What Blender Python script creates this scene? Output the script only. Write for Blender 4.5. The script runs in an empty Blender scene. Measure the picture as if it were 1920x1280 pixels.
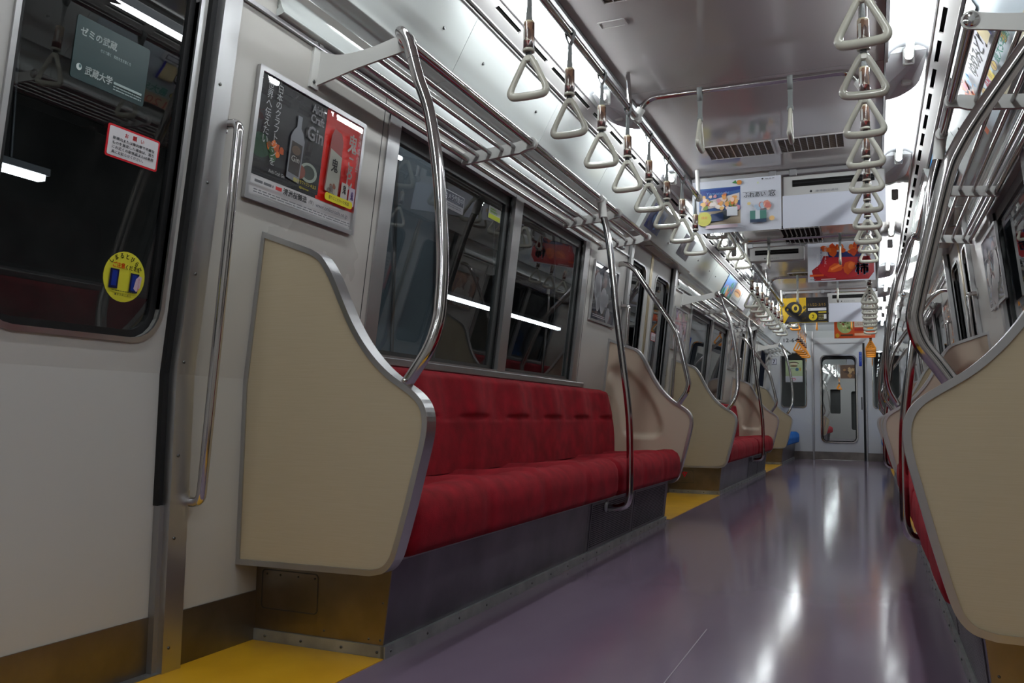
import bpy, math, random
from mathutils import Vector, Matrix
from mathutils.geometry import delaunay_2d_cdt
random.seed(7)
SC = bpy.context.scene
COL = SC.collection
PI = math.pi

# ---------------------------------------------------------------- camera
CAM = (1584.897, 0.40317, 0.08596, 0.01686, 0.48134, 0.63493)
def make_camera():
    f, yaw, pitch, roll, cx, cz = CAM
    fw = Vector((-math.sin(yaw)*math.cos(pitch), math.cos(yaw)*math.cos(pitch), math.sin(pitch)))
    r = Vector((math.cos(yaw), math.sin(yaw), 0)); u = r.cross(fw)
    c, s = math.cos(roll), math.sin(roll)
    r, u = c*r + s*u, -s*r + c*u
    cam = bpy.data.cameras.new('camera'); cam.sensor_width = 36; cam.lens = 36*f/1920
    cam.clip_start = .02; cam.clip_end = 200
    o = bpy.data.objects.new('camera', cam); COL.objects.link(o)
    m = Matrix((r, u, -fw)).transposed().to_4x4(); m.translation = (cx, 0, cz)
    o.matrix_world = m
    SC.camera = o
make_camera()
# ---------------------------------------------------------------- world and exposure
W = bpy.data.worlds.new('night'); SC.world = W; W.use_nodes = True
W.node_tree.nodes['Background'].inputs[0].default_value = (.010, .012, .018, 1)
W.node_tree.nodes['Background'].inputs[1].default_value = .5
SC.view_settings.view_transform = 'Standard'; SC.view_settings.look = 'None'
SC.view_settings.gamma = 1; SC.view_settings.use_curve_mapping = False
SC.view_settings.exposure = 0.0
TUBE_POWER = 44.0
try:
    SC.cycles.max_bounces = 8; SC.cycles.glossy_bounces = 5; SC.cycles.transparent_max_bounces = 16
    SC.cycles.diffuse_bounces = 4; SC.cycles.sample_clamp_indirect = 2
    SC.cycles.caustics_reflective = False; SC.cycles.blur_glossy = 1.
except Exception: pass

# ---------------------------------------------------------------- materials
def principled(name, color, rough=.5, metal=0., spec=.5, coat=0., coat_rough=.05, emit=None, estr=0., sheen=0.):
    m = bpy.data.materials.new(name); m.use_nodes = True
    b = m.node_tree.nodes['Principled BSDF']
    b.inputs['Base Color'].default_value = (*color, 1)
    b.inputs['Roughness'].default_value = rough; b.inputs['Metallic'].default_value = metal
    b.inputs['Specular IOR Level'].default_value = spec
    b.inputs['Coat Weight'].default_value = coat; b.inputs['Coat Roughness'].default_value = coat_rough
    if sheen:
        b.inputs['Sheen Weight'].default_value = sheen; b.inputs['Sheen Roughness'].default_value = .5
        b.inputs['Sheen Tint'].default_value = (*[min(1, c*2+.1) for c in color], 1)
    if emit:
        b.inputs['Emission Color'].default_value = (*emit, 1); b.inputs['Emission Strength'].default_value = estr
    return m
def nt(m): return m.node_tree.nodes, m.node_tree.links
def noise_color(m, c1, c2, scale=(1,1,1), nscale=4., detail=4., lo=.3, hi=.7, coords='Object'):
    N, L = nt(m); b = N['Principled BSDF']
    t = N.new('ShaderNodeTexCoord'); mp = N.new('ShaderNodeMapping'); mp.inputs['Scale'].default_value = scale
    n = N.new('ShaderNodeTexNoise'); n.inputs['Scale'].default_value = nscale; n.inputs['Detail'].default_value = detail
    r = N.new('ShaderNodeValToRGB'); r.color_ramp.elements[0].position = lo; r.color_ramp.elements[1].position = hi
    r.color_ramp.elements[0].color = (*c1, 1); r.color_ramp.elements[1].color = (*c2, 1)
    L.new(t.outputs[coords], mp.inputs[0]); L.new(mp.outputs[0], n.inputs['Vector'])
    L.new(n.outputs[0], r.inputs[0]); L.new(r.outputs[0], b.inputs['Base Color'])
    return n
def noise_bump(m, scale=(1,1,1), nscale=50., strength=.1, dist=.002, detail=2.):
    N, L = nt(m); b = N['Principled BSDF']
    t = N.new('ShaderNodeTexCoord'); mp = N.new('ShaderNodeMapping'); mp.inputs['Scale'].default_value = scale
    n = N.new('ShaderNodeTexNoise'); n.inputs['Scale'].default_value = nscale; n.inputs['Detail'].default_value = detail
    bp = N.new('ShaderNodeBump'); bp.inputs['Strength'].default_value = strength; bp.inputs['Distance'].default_value = dist
    L.new(t.outputs['Object'], mp.inputs[0]); L.new(mp.outputs[0], n.inputs['Vector'])
    L.new(n.outputs[0], bp.inputs['Height']); L.new(bp.outputs[0], b.inputs['Normal'])
def noise_rough(m, scale, nscale, lo, hi):
    N, L = nt(m); b = N['Principled BSDF']
    t = N.new('ShaderNodeTexCoord'); mp = N.new('ShaderNodeMapping'); mp.inputs['Scale'].default_value = scale
    n = N.new('ShaderNodeTexNoise'); n.inputs['Scale'].default_value = nscale; n.inputs['Detail'].default_value = 5
    r = N.new('ShaderNodeMapRange'); r.inputs['From Min'].default_value = .3; r.inputs['From Max'].default_value = .7
    r.inputs['To Min'].default_value = lo; r.inputs['To Max'].default_value = hi
    L.new(t.outputs['Object'], mp.inputs[0]); L.new(mp.outputs[0], n.inputs['Vector'])
    L.new(n.outputs[0], r.inputs[0]); L.new(r.outputs[0], b.inputs['Roughness'])

M = {}
M['wall'] = principled('melamine_wall', (.50,.485,.455), .3, spec=.45); noise_rough(M['wall'], (1,1,1), 1.5, .27, .31)
M['door'] = principled('door_melamine', (.47,.465,.455), .34, spec=.4); noise_rough(M['door'], (1,1,1), 4, .3, .4)
M['cover'] = principled('ceiling_cover_gloss', (.58,.61,.60), .13, spec=.6, coat=.6, coat_rough=.03)
M['ceil'] = principled('ceiling_panel_gloss', (.44,.415,.41), .10, spec=.55, coat=.3, coat_rough=.04)
M['alum'] = principled('brushed_aluminium', (.55,.55,.56), .32, metal=1.); noise_rough(M['alum'], (1,1,.2), 20, .30, .36)
M['alumd'] = principled('dull_aluminium', (.36,.36,.37), .42, metal=.9)
M['steel'] = principled('polished_steel', (.62,.60,.60), .10, metal=1.)
M['chrome'] = principled('chrome', (.78,.78,.78), .05, metal=1.)
M['kick'] = principled('scuffed_stainless', (.3,.28,.27), .36, metal=1.)
noise_color(M['kick'], (.15,.135,.125), (.28,.255,.235), (1,1,1), 5, 8)
M['base'] = principled('seat_base_steel', (.2,.19,.22), .34, metal=.85); noise_color(M['base'], (.085,.08,.095), (.19,.175,.205), (1,1,1), 4, 8)
M['baseside'] = principled('seat_base_side_steel', (.3,.27,.22), .3, metal=1.); noise_color(M['baseside'], (.18,.155,.13), (.34,.29,.235), (1,1,1), 5, 8)
M['skirt'] = principled('skirting_alloy', (.40,.42,.42), .42, metal=.6); noise_color(M['skirt'], (.28,.29,.29), (.46,.48,.47), (1,1,1), 12, 6)
M['cream'] = principled('cream_laminate', (.50,.42,.29), .42, spec=.35)
noise_color(M['cream'], (.495,.42,.29), (.515,.44,.31), (1,.6,40), 9, 2, .35, .65)
M['creamm'] = principled('cream_moulding', (.55,.45,.35), .32, spec=.5)
M['red'] = principled('red_moquette', (.30,.010,.022), .85, spec=.15, sheen=.15)
noise_color(M['red'], (.13,.002,.005), (.25,.004,.012), (1,1,1), 14, 10); noise_bump(M['red'], nscale=350, strength=.35, dist=.002)
M['blue'] = principled('blue_moquette', (.01,.12,.42), .85, spec=.15, sheen=.3); noise_bump(M['blue'], nscale=350, strength=.3)
M['floor'] = principled('purple_vinyl', (.16,.12,.19), .11, spec=.5)
noise_color(M['floor'], (.165,.12,.175), (.225,.17,.235), (1,.35,1), 2.5, 6, .25, .75); noise_bump(M['floor'], (1,.5,1), 260, .12, .0006, 6)
M['yellow'] = principled('yellow_vinyl', (.70,.36,.012), .3, spec=.4)
noise_color(M['yellow'], (.62,.31,.010), (.76,.41,.02), (1,1,1), 6, 8)
M['black'] = principled('black_rubber', (.006,.006,.007), .5, spec=.3)
M['slot'] = principled('dark_slot', (.008,.007,.007), .8, spec=.1)
M['sash'] = principled('dark_grey_sash', (.07,.075,.075), .35, metal=.5)
M['white'] = principled('white_plastic', (.62,.62,.60), .3)
M['trough'] = principled('lamp_reflector', (.50,.52,.55), .25, spec=.6)
M['plate'] = principled('white_enamel', (.80,.82,.85), .45)
M['paint'] = principled('silver_paint', (.52,.51,.50), .3, metal=.25)
M['mirror'] = principled('polished_reflector', (.75,.72,.70), .14, metal=.9)
M['ivory'] = principled('ivory_handle', (.50,.49,.42), .22, spec=.6, coat=.3)
M['orange'] = principled('orange_handle', (.85,.30,.02), .3, spec=.5)
M['belt'] = principled('grey_belt', (.16,.17,.17), .6)
M['beltor'] = principled('orange_belt', (.75,.25,.02), .6)
M['pillar'] = principled('platform_panel', (.50,.58,.64), .5)
M['tunnel'] = principled('platform_wall', (.10,.095,.09), .6); noise_color(M['tunnel'], (.10,.095,.09), (.20,.19,.175), (1,1,1), 1.5, 5)
M['gold'] = principled('brass_toned_door_edge', (.62,.52,.34), .28, metal=.9)
M['screw'] = principled('screw_head', (.10,.10,.10), .4, metal=.8)
def tube_mat(name, c, s):
    m = bpy.data.materials.new(name); m.use_nodes = True; N, L = nt(m)
    N.remove(N['Principled BSDF']); e = N.new('ShaderNodeEmission')
    e.inputs[0].default_value = (*c, 1); e.inputs[1].default_value = s
    L.new(e.outputs[0], N['Material Output'].inputs[0]); return m
M['tube'] = tube_mat('fluorescent_tube', (.93,.985,1.), TUBE_POWER)
M['plat'] = tube_mat('platform_tube', (.95,.98,1.), 22.)
def glass_mat(name, tint, ior):
    m = bpy.data.materials.new(name); m.use_nodes = True; N, L = nt(m)
    N.remove(N['Principled BSDF'])
    t = N.new('ShaderNodeBsdfTransparent'); t.inputs[0].default_value = (*tint, 1)
    g = N.new('ShaderNodeBsdfGlossy'); g.inputs['Roughness'].default_value = .0; g.inputs[0].default_value = (1,1,1,1)
    f = N.new('ShaderNodeFresnel'); f.inputs[0].default_value = ior
    gm = N.new('ShaderNodeNewGeometry'); iv = N.new('ShaderNodeMath'); iv.operation = 'SUBTRACT'; iv.inputs[0].default_value = 1
    L.new(gm.outputs['Backfacing'], iv.inputs[1]); ml = N.new('ShaderNodeMath'); ml.operation = 'MULTIPLY'
    L.new(f.outputs[0], ml.inputs[0]); L.new(iv.outputs[0], ml.inputs[1])
    x = N.new('ShaderNodeMixShader'); L.new(ml.outputs[0], x.inputs[0]); L.new(t.outputs[0], x.inputs[1]); L.new(g.outputs[0], x.inputs[2])
    L.new(x.outputs[0], N['Material Output'].inputs[0]); return m
M['glass'] = glass_mat('window_glass', (.72,.76,.78), 1.9)
M['endglass'] = glass_mat('end_door_glass', (.9,.92,.92), 1.25)
M['acrylic'] = glass_mat('clear_acrylic', (.95,.95,.95), 1.5)
# strap sleeve advert: bands of brown and red printing
M['sleeve'] = principled('strap_sleeve_advert', (.3,.15,.1), .2, coat=.6)
def _sleeve():
    m = M['sleeve']; N, L = nt(m); b = N['Principled BSDF']
    t = N.new('ShaderNodeTexCoord'); mp = N.new('ShaderNodeMapping'); mp.inputs['Scale'].default_value = (75,75,45)
    v = N.new('ShaderNodeTexVoronoi'); v.inputs['Scale'].default_value = 1.
    sep = N.new('ShaderNodeSeparateColor'); r = N.new('ShaderNodeValToRGB'); e = r.color_ramp.elements
    e[0].color = (.06,.03,.025,1); e[1].color = (.42,.36,.29,1); e[1].position = .95
    k = e.new(.45); k.color = (.11,.065,.05,1); k = e.new(.75); k.color = (.25,.13,.075,1)
    L.new(t.outputs['Object'], mp.inputs[0]); L.new(mp.outputs[0], v.inputs['Vector']); L.new(v.outputs['Color'], sep.inputs[0]); L.new(sep.outputs[0], r.inputs[0])
    sx = N.new('ShaderNodeSeparateXYZ'); L.new(t.outputs['Object'], sx.inputs[0])
    z = N.new('ShaderNodeValToRGB'); z.color_ramp.interpolation = 'CONSTANT'
    mr = N.new('ShaderNodeMapRange'); mr.inputs['From Min'].default_value = -.222; mr.inputs['From Max'].default_value = -.130
    L.new(sx.outputs['Z'], mr.inputs['Value']); L.new(mr.outputs[0], z.inputs[0])
    q = z.color_ramp.elements; q[0].position = 0; q[0].color = (.30,.03,.03,1); q[1].position = .28; q[1].color = (1,1,1,1)
    k = q.new(.93); k.color = (1.,1.,1.,1)
    mx = N.new('ShaderNodeMix'); mx.data_type = 'RGBA'; mx.blend_type = 'MULTIPLY'; mx.inputs['Factor'].default_value = 1
    ga = N.new('ShaderNodeMix'); ga.data_type = 'RGBA'; ga.inputs['B'].default_value = (.50,.44,.30,1)
    gt = N.new('ShaderNodeMath'); gt.operation = 'GREATER_THAN'; gt.inputs[1].default_value = .93; L.new(mr.outputs[0], gt.inputs[0])
    L.new(r.outputs[0], mx.inputs['A']); L.new(z.outputs[0], mx.inputs['B'])
    L.new(mx.outputs['Result'], ga.inputs['A']); L.new(gt.outputs[0], ga.inputs['Factor'])
    L.new(ga.outputs['Result'], b.inputs['Base Color'])
_sleeve()
_ink = {}
def ink(r, g, b, gloss=.35):
    k = (round(r), round(g), round(b), gloss)
    if k not in _ink:
        lin = [((c/255+.055)/1.055)**2.4 if c > 10 else c/255/12.92 for c in (r, g, b)]
        _ink[k] = principled('ink_%d_%d_%d' % k[:3], lin, gloss, spec=.4)
    return _ink[k]

# ---------------------------------------------------------------- mesh builder
class MB:
    def __init__(s): s.v = []; s.f = []; s.m = []; s.sm = []; s.mats = []
    def mi(s, mat):
        if mat is None: return 0
        if mat not in s.mats: s.mats.append(mat)
        return s.mats.index(mat)
    def add(s, vs, fs, mat=None, smooth=False):
        o = len(s.v); s.v += [tuple(v) for v in vs]; i = s.mi(mat)
        for f in fs: s.f.append([o+k for k in f]); s.m.append(i); s.sm.append(smooth)
        return s
    def box(s, x0, x1, y0, y1, z0, z1, mat=None):
        x0,x1 = min(x0,x1),max(x0,x1); y0,y1 = min(y0,y1),max(y0,y1); z0,z1 = min(z0,z1),max(z0,z1)
        return s.add([(x0,y0,z0),(x1,y0,z0),(x1,y1,z0),(x0,y1,z0),(x0,y0,z1),(x1,y0,z1),(x1,y1,z1),(x0,y1,z1)],
              [(0,3,2,1),(4,5,6,7),(0,1,5,4),(1,2,6,5),(2,3,7,6),(3,0,4,7)], mat)
    def bbox(s, x0, x1, y0, y1, z0, z1, b=.004, mat=None):
        # box with chamfered edges
        x0,x1 = min(x0,x1),max(x0,x1); y0,y1 = min(y0,y1),max(y0,y1); z0,z1 = min(z0,z1),max(z0,z1)
        b = min(b, (x1-x0)*.45, (y1-y0)*.45, (z1-z0)*.45)
        def ring(z, i):
            a0,a1,c0,c1 = x0+i, x1-i, y0+i, y1-i
            q = b if i == 0 else b*.4
            return [(a0+q,c0,z),(a1-q,c0,z),(a1,c0+q,z),(a1,c1-q,z),(a1-q,c1,z),(a0+q,c1,z),(a0,c1-q,z),(a0,c0+q,z)]
        rs = [ring(z0,b), ring(z0+b,0), ring(z1-b,0), ring(z1,b)]
        vs = sum(rs, []); fs = [tuple(range(7,-1,-1)), tuple(24+k for k in range(8))]
        for j in range(3):
            for k in range(8): fs.append((j*8+k, j*8+(k+1)%8, (j+1)*8+(k+1)%8, (j+1)*8+k))
        return s.add(vs, fs, mat)
    def tube(s, pts, r, n=12, mat=None, closed=False, cap=True, rr=None):
        pts = [Vector(p) for p in pts]; N = len(pts); vs = []; fs = []
        prev = None
        for i, p in enumerate(pts):
            if closed: t = (pts[(i+1)%N]-pts[i-1]).normalized()
            else: t = (pts[min(i+1,N-1)]-pts[max(i-1,0)]).normalized()
            if prev is None:
                a = Vector((0,0,1)) if abs(t.z) < .9 else Vector((0,1,0))
                u = t.cross(a).normalized()
            else: u = (prev - t*prev.dot(t)).normalized()
            prev = u; w = t.cross(u)
            ra = rr[i] if rr else r
            if not isinstance(ra, tuple): ra = (ra, ra)
            for k in range(n):
                a = 2*PI*k/n; vs.append(p + u*math.cos(a)*ra[0] + w*math.sin(a)*ra[1])
        for i in range(N if closed else N-1):
            j = (i+1) % N
            for k in range(n): fs.append((i*n+k, i*n+(k+1)%n, j*n+(k+1)%n, j*n+k))
        s.add(vs, fs, mat, True)
        if cap and not closed:
            s.add(vs[:n], [tuple(range(n-1,-1,-1))], mat); s.add(vs[-n:], [tuple(range(n))], mat)
        return s
    def prism(s, poly, axis, a, b, mat=None):
        # poly: list of 2D points; axis 'x': (y,z), 'y': (x,z), 'z': (x,y)
        def P(p, d): return {'x':(d,p[0],p[1]), 'y':(p[0],d,p[1]), 'z':(p[0],p[1],d)}[axis]
        n = len(poly); vs = [P(p,a) for p in poly]+[P(p,b) for p in poly]
        fs = [tuple(range(n)), tuple(range(2*n-1,n-1,-1))]+[(k,n+k,n+(k+1)%n,(k+1)%n) for k in range(n)]
        return s.add(vs, fs, mat)
    def lathe(s, c, prof, axis='z', n=16, mat=None):
        vs = []; fs = []
        for (r, h) in prof:
            for k in range(n):
                a = 2*PI*k/n; u, v = r*math.cos(a), r*math.sin(a)
                vs.append({'z':(c[0]+u,c[1]+v,c[2]+h),'y':(c[0]+u,c[1]+h,c[2]+v),'x':(c[0]+h,c[1]+u,c[2]+v)}[axis])
        m = len(prof)
        for i in range(m-1):
            for k in range(n): fs.append((i*n+k, i*n+(k+1)%n, (i+1)*n+(k+1)%n, (i+1)*n+k))
        s.add(vs, fs, mat, True)
        s.add(vs[:n], [tuple(range(n-1,-1,-1))], mat); s.add(vs[-n:], [tuple(range(n))], mat)
        return s
    def ring(s, outer, inner, P, a, b, mat=None):
        # plate with a hole: outer/inner same count, P maps (u,v,d)->xyz, between depths a and b
        n = len(outer)
        vs = [P(*p,a) for p in outer]+[P(*p,a) for p in inner]+[P(*p,b) for p in outer]+[P(*p,b) for p in inner]
        fs = []
        for k in range(n):
            j = (k+1)%n
            fs += [(k,j,n+j,n+k),(2*n+k,3*n+k,3*n+j,2*n+j),(k,2*n+k,2*n+j,j),(n+k,n+j,3*n+j,3*n+k)]
        return s.add(vs, fs, mat)
    def build(s, name, mat=None, parent=None, off=None):
        if off is None: off = ROOTLOC.get(parent.name, Vector((0,0,0))) if parent is not None else Vector((0,0,0))
        me = bpy.data.meshes.new(name)
        me.from_pydata([(x-off[0],y-off[1],z-off[2]) for x,y,z in s.v], [], s.f)
        mats = s.mats if s.mats else [mat]
        for q in mats: me.materials.append(q if q is not None else mat)
        me.polygons.foreach_set('material_index', s.m if s.mats else [0]*len(s.f))
        me.polygons.foreach_set('use_smooth', s.sm)
        me.validate(); me.update()
        import bmesh
        bm = bmesh.new(); bm.from_mesh(me); bmesh.ops.recalc_face_normals(bm, faces=bm.faces[:]) if not getattr(s,'keep',False) else None
        bm.to_mesh(me); bm.free()
        o = bpy.data.objects.new(name, me); COL.objects.link(o)
        if parent is not None:
            o.parent = parent; ROOTLOC[o.name] = off
        else: o.location = off
        return o
ROOTLOC = {}
def thing(name, loc, label, cat, group=None):
    o = bpy.data.objects.new(name, None); COL.objects.link(o); o.location = loc; o.empty_display_size = .1
    ROOTLOC[o.name] = Vector(loc); tag(o, label, cat, group); return o
def tag(o, label, cat, group=None):
    o['label'] = label; o['category'] = cat
    if group: o['group'] = group
    return o
def struct(o): o['kind'] = 'structure'; return o
def structroot(name, loc=(0,0,0)):
    o = bpy.data.objects.new(name, None); COL.objects.link(o); o.location = loc
    ROOTLOC[o.name] = Vector(loc); o['kind'] = 'structure'; return o
CHILD = {}
def kids(o):
    return [c for c in COL.objects if c.parent is o]
def dup(root, label=None, dy=0., turn=None, group=None, dx=0., dz=0.):
    """copy a thing with its parts; turn = y of the vertical axis it is turned half a circle about"""
    r = root.copy(); COL.objects.link(r)
    x, y, z = root.location
    if turn is not None:
        r.location = (-x+dx, 2*turn-y+dy, z+dz); r.rotation_euler = (0, 0, root.rotation_euler[2]+PI)
    else: r.location = (x+dx, y+dy, z+dz)
    if label: r['label'] = label
    if group: r['group'] = group
    def rec(a, b):
        for ch in KID(a):
            c = ch.copy(); COL.objects.link(c); c.parent = b; rec(ch, c)
    rec(root, r)
    return r
def KID(o): return list(o.children)
def catmull(pts, k=6, closed=False):
    P = [Vector(p) for p in pts]; n = len(P); out = []
    rng = range(n if closed else n-1)
    for i in rng:
        p0 = P[i-1] if (closed or i > 0) else P[0]*2-P[1]
        p1 = P[i]; p2 = P[(i+1)%n]; p3 = P[(i+2)%n] if (closed or i+2 < n) else P[-1]*2-P[-2]
        for j in range(k):
            t = j/k
            out.append(.5*((2*p1)+(p2-p0)*t+(2*p0-5*p1+4*p2-p3)*t*t+(3*p1-p0-3*p2+p3)*t**3))
    if not closed: out.append(P[-1])
    return out
def fillet(pts, r, k=6):
    P = [Vector(p) for p in pts]; out = [P[0]]
    for i in range(1, len(P)-1):
        a = (P[i-1]-P[i]); b = (P[i+1]-P[i]); d = min(r, a.length*.49, b.length*.49)
        a = P[i]+a.normalized()*d; b = P[i]+b.normalized()*d
        for j in range(k+1):
            t = j/k; out.append(a*(1-t)**2+P[i]*2*t*(1-t)+b*t*t)
    return out+[P[-1]]
def rrect(x0, x1, y0, y1, r, k=5):
    out = []
    for cx, cy, a0 in ((x1-r,y1-r,0),(x0+r,y1-r,PI/2),(x0+r,y0+r,PI),(x1-r,y0+r,1.5*PI)):
        for j in range(k+1):
            a = a0+PI/2*j/k; out.append((cx+r*math.cos(a), cy+r*math.sin(a)))
    return out
def orect(x0, x1, y0, y1, k=5):
    out = []
    for j4, (cx, cy) in enumerate(((x1,y1),(x0,y1),(x0,y0),(x1,y0))): out += [(cx,cy)]*(k+1)
    # spread the duplicates a little so that no face is degenerate
    e = 1e-4; res = []
    for i, (x, y) in enumerate(out):
        j = i % (k+1); q = i//(k+1)
        d = [( 0,-1),(1,0),(0,1),(-1,0)][q]; g = [(-1,0),(0,-1),(1,0),(0,1)][q]
        t = j/k
        if t < .5: res.append((x+d[0]*e*(.5-t)*2*10, y+d[1]*e*(.5-t)*2*10))
        else: res.append((x+g[0]*e*(t-.5)*2*10, y+g[1]*e*(t-.5)*2*10))
    return res
def wallx(z): return 1.114 if z < .72 else 1.114-.105*(z-.72)

# bay geometry (metres along the car)
BAY = 5.23; P1, P2 = 1.86, 5.26; CEN = (P1+P2)/2; YE = 14.44; DOORC = 6.17; YB = -2.6

# ================================================================ SETTING
floor = MB().box(-1.13,1.13,YB,YE+.02,-.06,0).build('floor', M['floor']); struct(floor)
for k in range(3):          # yellow door zones on both sides
    for s in (-1,1):
        y0 = 1.945-1.86+.02+k*BAY-.02; y1 = y0+1.85
        MB().box(s*.689, s*1.112, y0-.01 if k else -.0, y1, 0, .0022).build('yellow_floor_strip', M['yellow'], floor)
for y0, y1 in ((-1.2,2.64),):
    MB().box(.009,.012,y0,y1,.0,.0008).build('floor_seam', ink(150,135,150), floor)

# side walls -------------------------------------------------------
def slab(mb, s, y0, y1, z0, z1, d0=0., d1=.045, mat=None):
    """a piece of side wall; d0/d1 are depths measured outwards from the wall line"""
    zs = [z0]+([.72] if z0 < .72 < z1 else [])+[z1]
    for a, b in zip(zs, zs[1:]):
        vs = []
        for z in (a, b):
            for y in (y0, y1):
                for d in (d0, d1): vs.append((s*(wallx(z)+d), y, z))
        mb.add(vs, [(0,1,3,2),(4,6,7,5),(0,4,5,1),(2,3,7,6),(0,2,6,4),(1,5,7,3)], mat)
    return mb
WY0, WY1, WZ0, WZ1 = 2.415, 4.645, .824, 1.662
wn = 0; dn = 0
for s, side in ((-1,'left'),(1,'right')):
    wall = MB()
    bays = [(1.66+k*BAY, 5.46+k*BAY) for k in range(-1,2)]+[(1.66+2*BAY, YE)]
    for i, (a, b) in enumerate(bays):
        a = max(a, YB)
        if i < 3 :
            w0, w1 = WY0+(i-1)*BAY, WY1+(i-1)*BAY
        else: w0, w1 = 12.95, 13.95
        if w0 < YB: w0 = w1 = YB+.001
        slab(wall, s, a, w0, 0, 1.9)
        slab(wall, s, w1, b, 0, 1.9); slab(wall, s, w0, w1, 0, WZ0); slab(wall, s, w0, w1, WZ1, 1.9)
    wo = wall.build('wall_'+side, M['wall']); struct(wo)
    # kick plates, corner joints, wall top rail
    bb = structroot('baseboard_'+side)
    for k in range(0,3):
        MB().box(s*1.1145, s*1.110, 1.66+k*BAY, 1.945+k*BAY, .0, .135).build('kick_plate', M['kick'], bb)
        if k < 2: MB().box(s*1.1145, s*1.110, 5.17+k*BAY, 5.46+k*BAY, .0, .135).build('kick_plate', M['kick'], bb)
    tr = structroot('trim_%d' % (1 if s < 0 else 2))
    for k in range(0,3):
        for y0, y1 in ((1.66, 5.46),):
            y1e = min(y1+k*BAY, YE)
            MB().box(s*1.0, s*1.03, y0+k*BAY, y1e, 1.700, 1.712).build('cornice_rail', M['alum'], tr)
            for yj in (2.385, 4.68):
                if yj+k*BAY < YE-.3: slab(MB(), s, yj+k*BAY-.0015, yj+k*BAY+.0015, .80, 1.70, -.0012, .001).build('panel_joint', M['screw'], tr)
    # door posts
    for k in range(0,3):
        for y0, y1, gap in ((1.590,1.650,1.580),(5.470,5.530,5.540)):
            if k == 2 and y0 > 5: continue
            y0 += k*BAY; y1 += k*BAY; gap += k*BAY
            p = slab(MB(), s, y0, y1, .0, 1.85, -.022, .002).build('door_post', M['alum'], tr)
            slab(MB(), s, gap-.007, gap+.012, .40, 1.85, .002, .04).build('rubber_seal', M['black'], tr)
            slab(MB(), s, gap-.004, gap+.010, .0, .40, -.004, .04).build('post_foot', M['alumd'], tr)
            sc = MB()
            for z in (.06,.32,.52,.75,.97,1.2,1.45,1.7):
                x = s*(wallx(z)-.0225); sc.lathe((x, (y0+y1)/2-.012*(1 if y0>gap else -1), z), [(.004,-s*0),(.004,-s*.0015),(.002,-s*.0022)], 'x', 8)
            sc.build('screw', M['screw'], p)
    # windows ------------------------------------------------------
    for k in range(0,2):
        wn += 1
        w = structroot('window_%d' % wn)
        a, b = WY0+k*BAY, WY1+k*BAY
        fr = MB()
        for (y0,y1,z0,z1) in ((a,a+.075,WZ0,WZ1),(b-.075,b,WZ0,WZ1),(a,b,WZ1-.03,WZ1),(a,b,WZ0,WZ0+.012)): slab(fr, s, y0, y1, z0, z1, -.006, .05)
        fr.build('window_frame', M['alum'], w)
        mid = (a+b)/2
        slab(MB(), s, mid-.005, mid+.085, WZ0, WZ1, -.008, .05).build('mullion', M['alum'], w)
        MB().bbox(s*1.055, s*1.115, a-.09, b+.03, WZ0-.028, WZ0, .003).build('window_sill', M['alum'], w)
        for (y0, y1) in ((a+.075, mid-.005), (mid+.085, b-.075)):
            sh = MB()
            for q in ((y0,y0+.03,WZ0+.01,WZ1-.03),(y1-.055,y1-.014,WZ0+.01,WZ1-.03),(y0,y1-.014,WZ1-.075,WZ1-.03),(y0,y1-.014,WZ0+.012,WZ0+.03)): slab(sh, s, *q, .018, .04)
            so = sh.build('sash', M['sash'], w)
            slab(MB(), s, y1-.014, y1, WZ0+.01, WZ1-.03, .01, .04).build('rubber_channel', M['black'], w)
            slab(MB(), s, y0+.03, y1-.055, WZ0+.03, WZ1-.075, .026, .032).build('pane', M['glass'], so)
    # doors --------------------------------------------------------
    for k in range(0,3):
        dn += 1
        d = structroot('door_%d' % dn)
        c = DOORC+(k-1)*BAY
        DO = .016
        for h in (-1, 1):
            y0, y1 = (c-.652, c-.004) if h < 0 else (c+.004, c+.652)
            g0, g1 = (c-.60, c-.155) if h < 0 else (c+.155, c+.605)
            lf = MB()
            slab(lf, s, y0, y1, .0, .72, DO, DO+.03)
            def PP(u, v, dd): return (s*(wallx(v)+dd), u, v)
            lf.ring(orect(y0,y1,.72,1.87), rrect(g0,g1,.80,1.715,.075), PP, DO, DO+.03)
            leaf = lf.build('door_leaf', M['door'], d)
            MB().ring(rrect(g0-.012,g1+.012,.788,1.727,.085), rrect(g0,g1,.80,1.715,.075), PP, DO-.006, DO+.02).build('glass_frame', M['alum'], leaf)
            MB().ring(rrect(g0,g1,.80,1.715,.075), rrect(g0+.018,g1-.018,.818,1.697,.06), PP, DO+.012, DO+.028).build('black_border', M['black'], leaf)
            q = MB(); pr = rrect(g0+.005,g1-.005,.805,1.71,.07); n = len(pr)
            q.add([PP(*p, DO+.018) for p in pr]+[PP(*p, DO+.023) for p in pr], [tuple(range(n)), tuple(range(2*n-1,n-1,-1))]+[(i,(i+1)%n,n+(i+1)%n,n+i) for i in range(n)])
            q.build('door_glass', M['glass'], leaf)
            slab(MB(), s, y0, y1, .0, .135, DO-.003, DO+.001).build('kick_plate', M['kick'], leaf)
            ye = (y1-.028, y1) if h < 0 else (y0, y0+.028)
            slab(MB(), s, *ye, .14, 1.86, DO-.004, DO+.001).build('closing_edge', M['gold'], leaf)
        slab(MB(), s, c-.004, c+.004, .0, 1.87, DO-.001, DO+.03).build('rubber_edge', M['black'], d)
        MB().box(s*1.098, s*1.16, c-.66, c+.66, -.003, .004).build('door_sill', M['alumd'], d)

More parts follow.
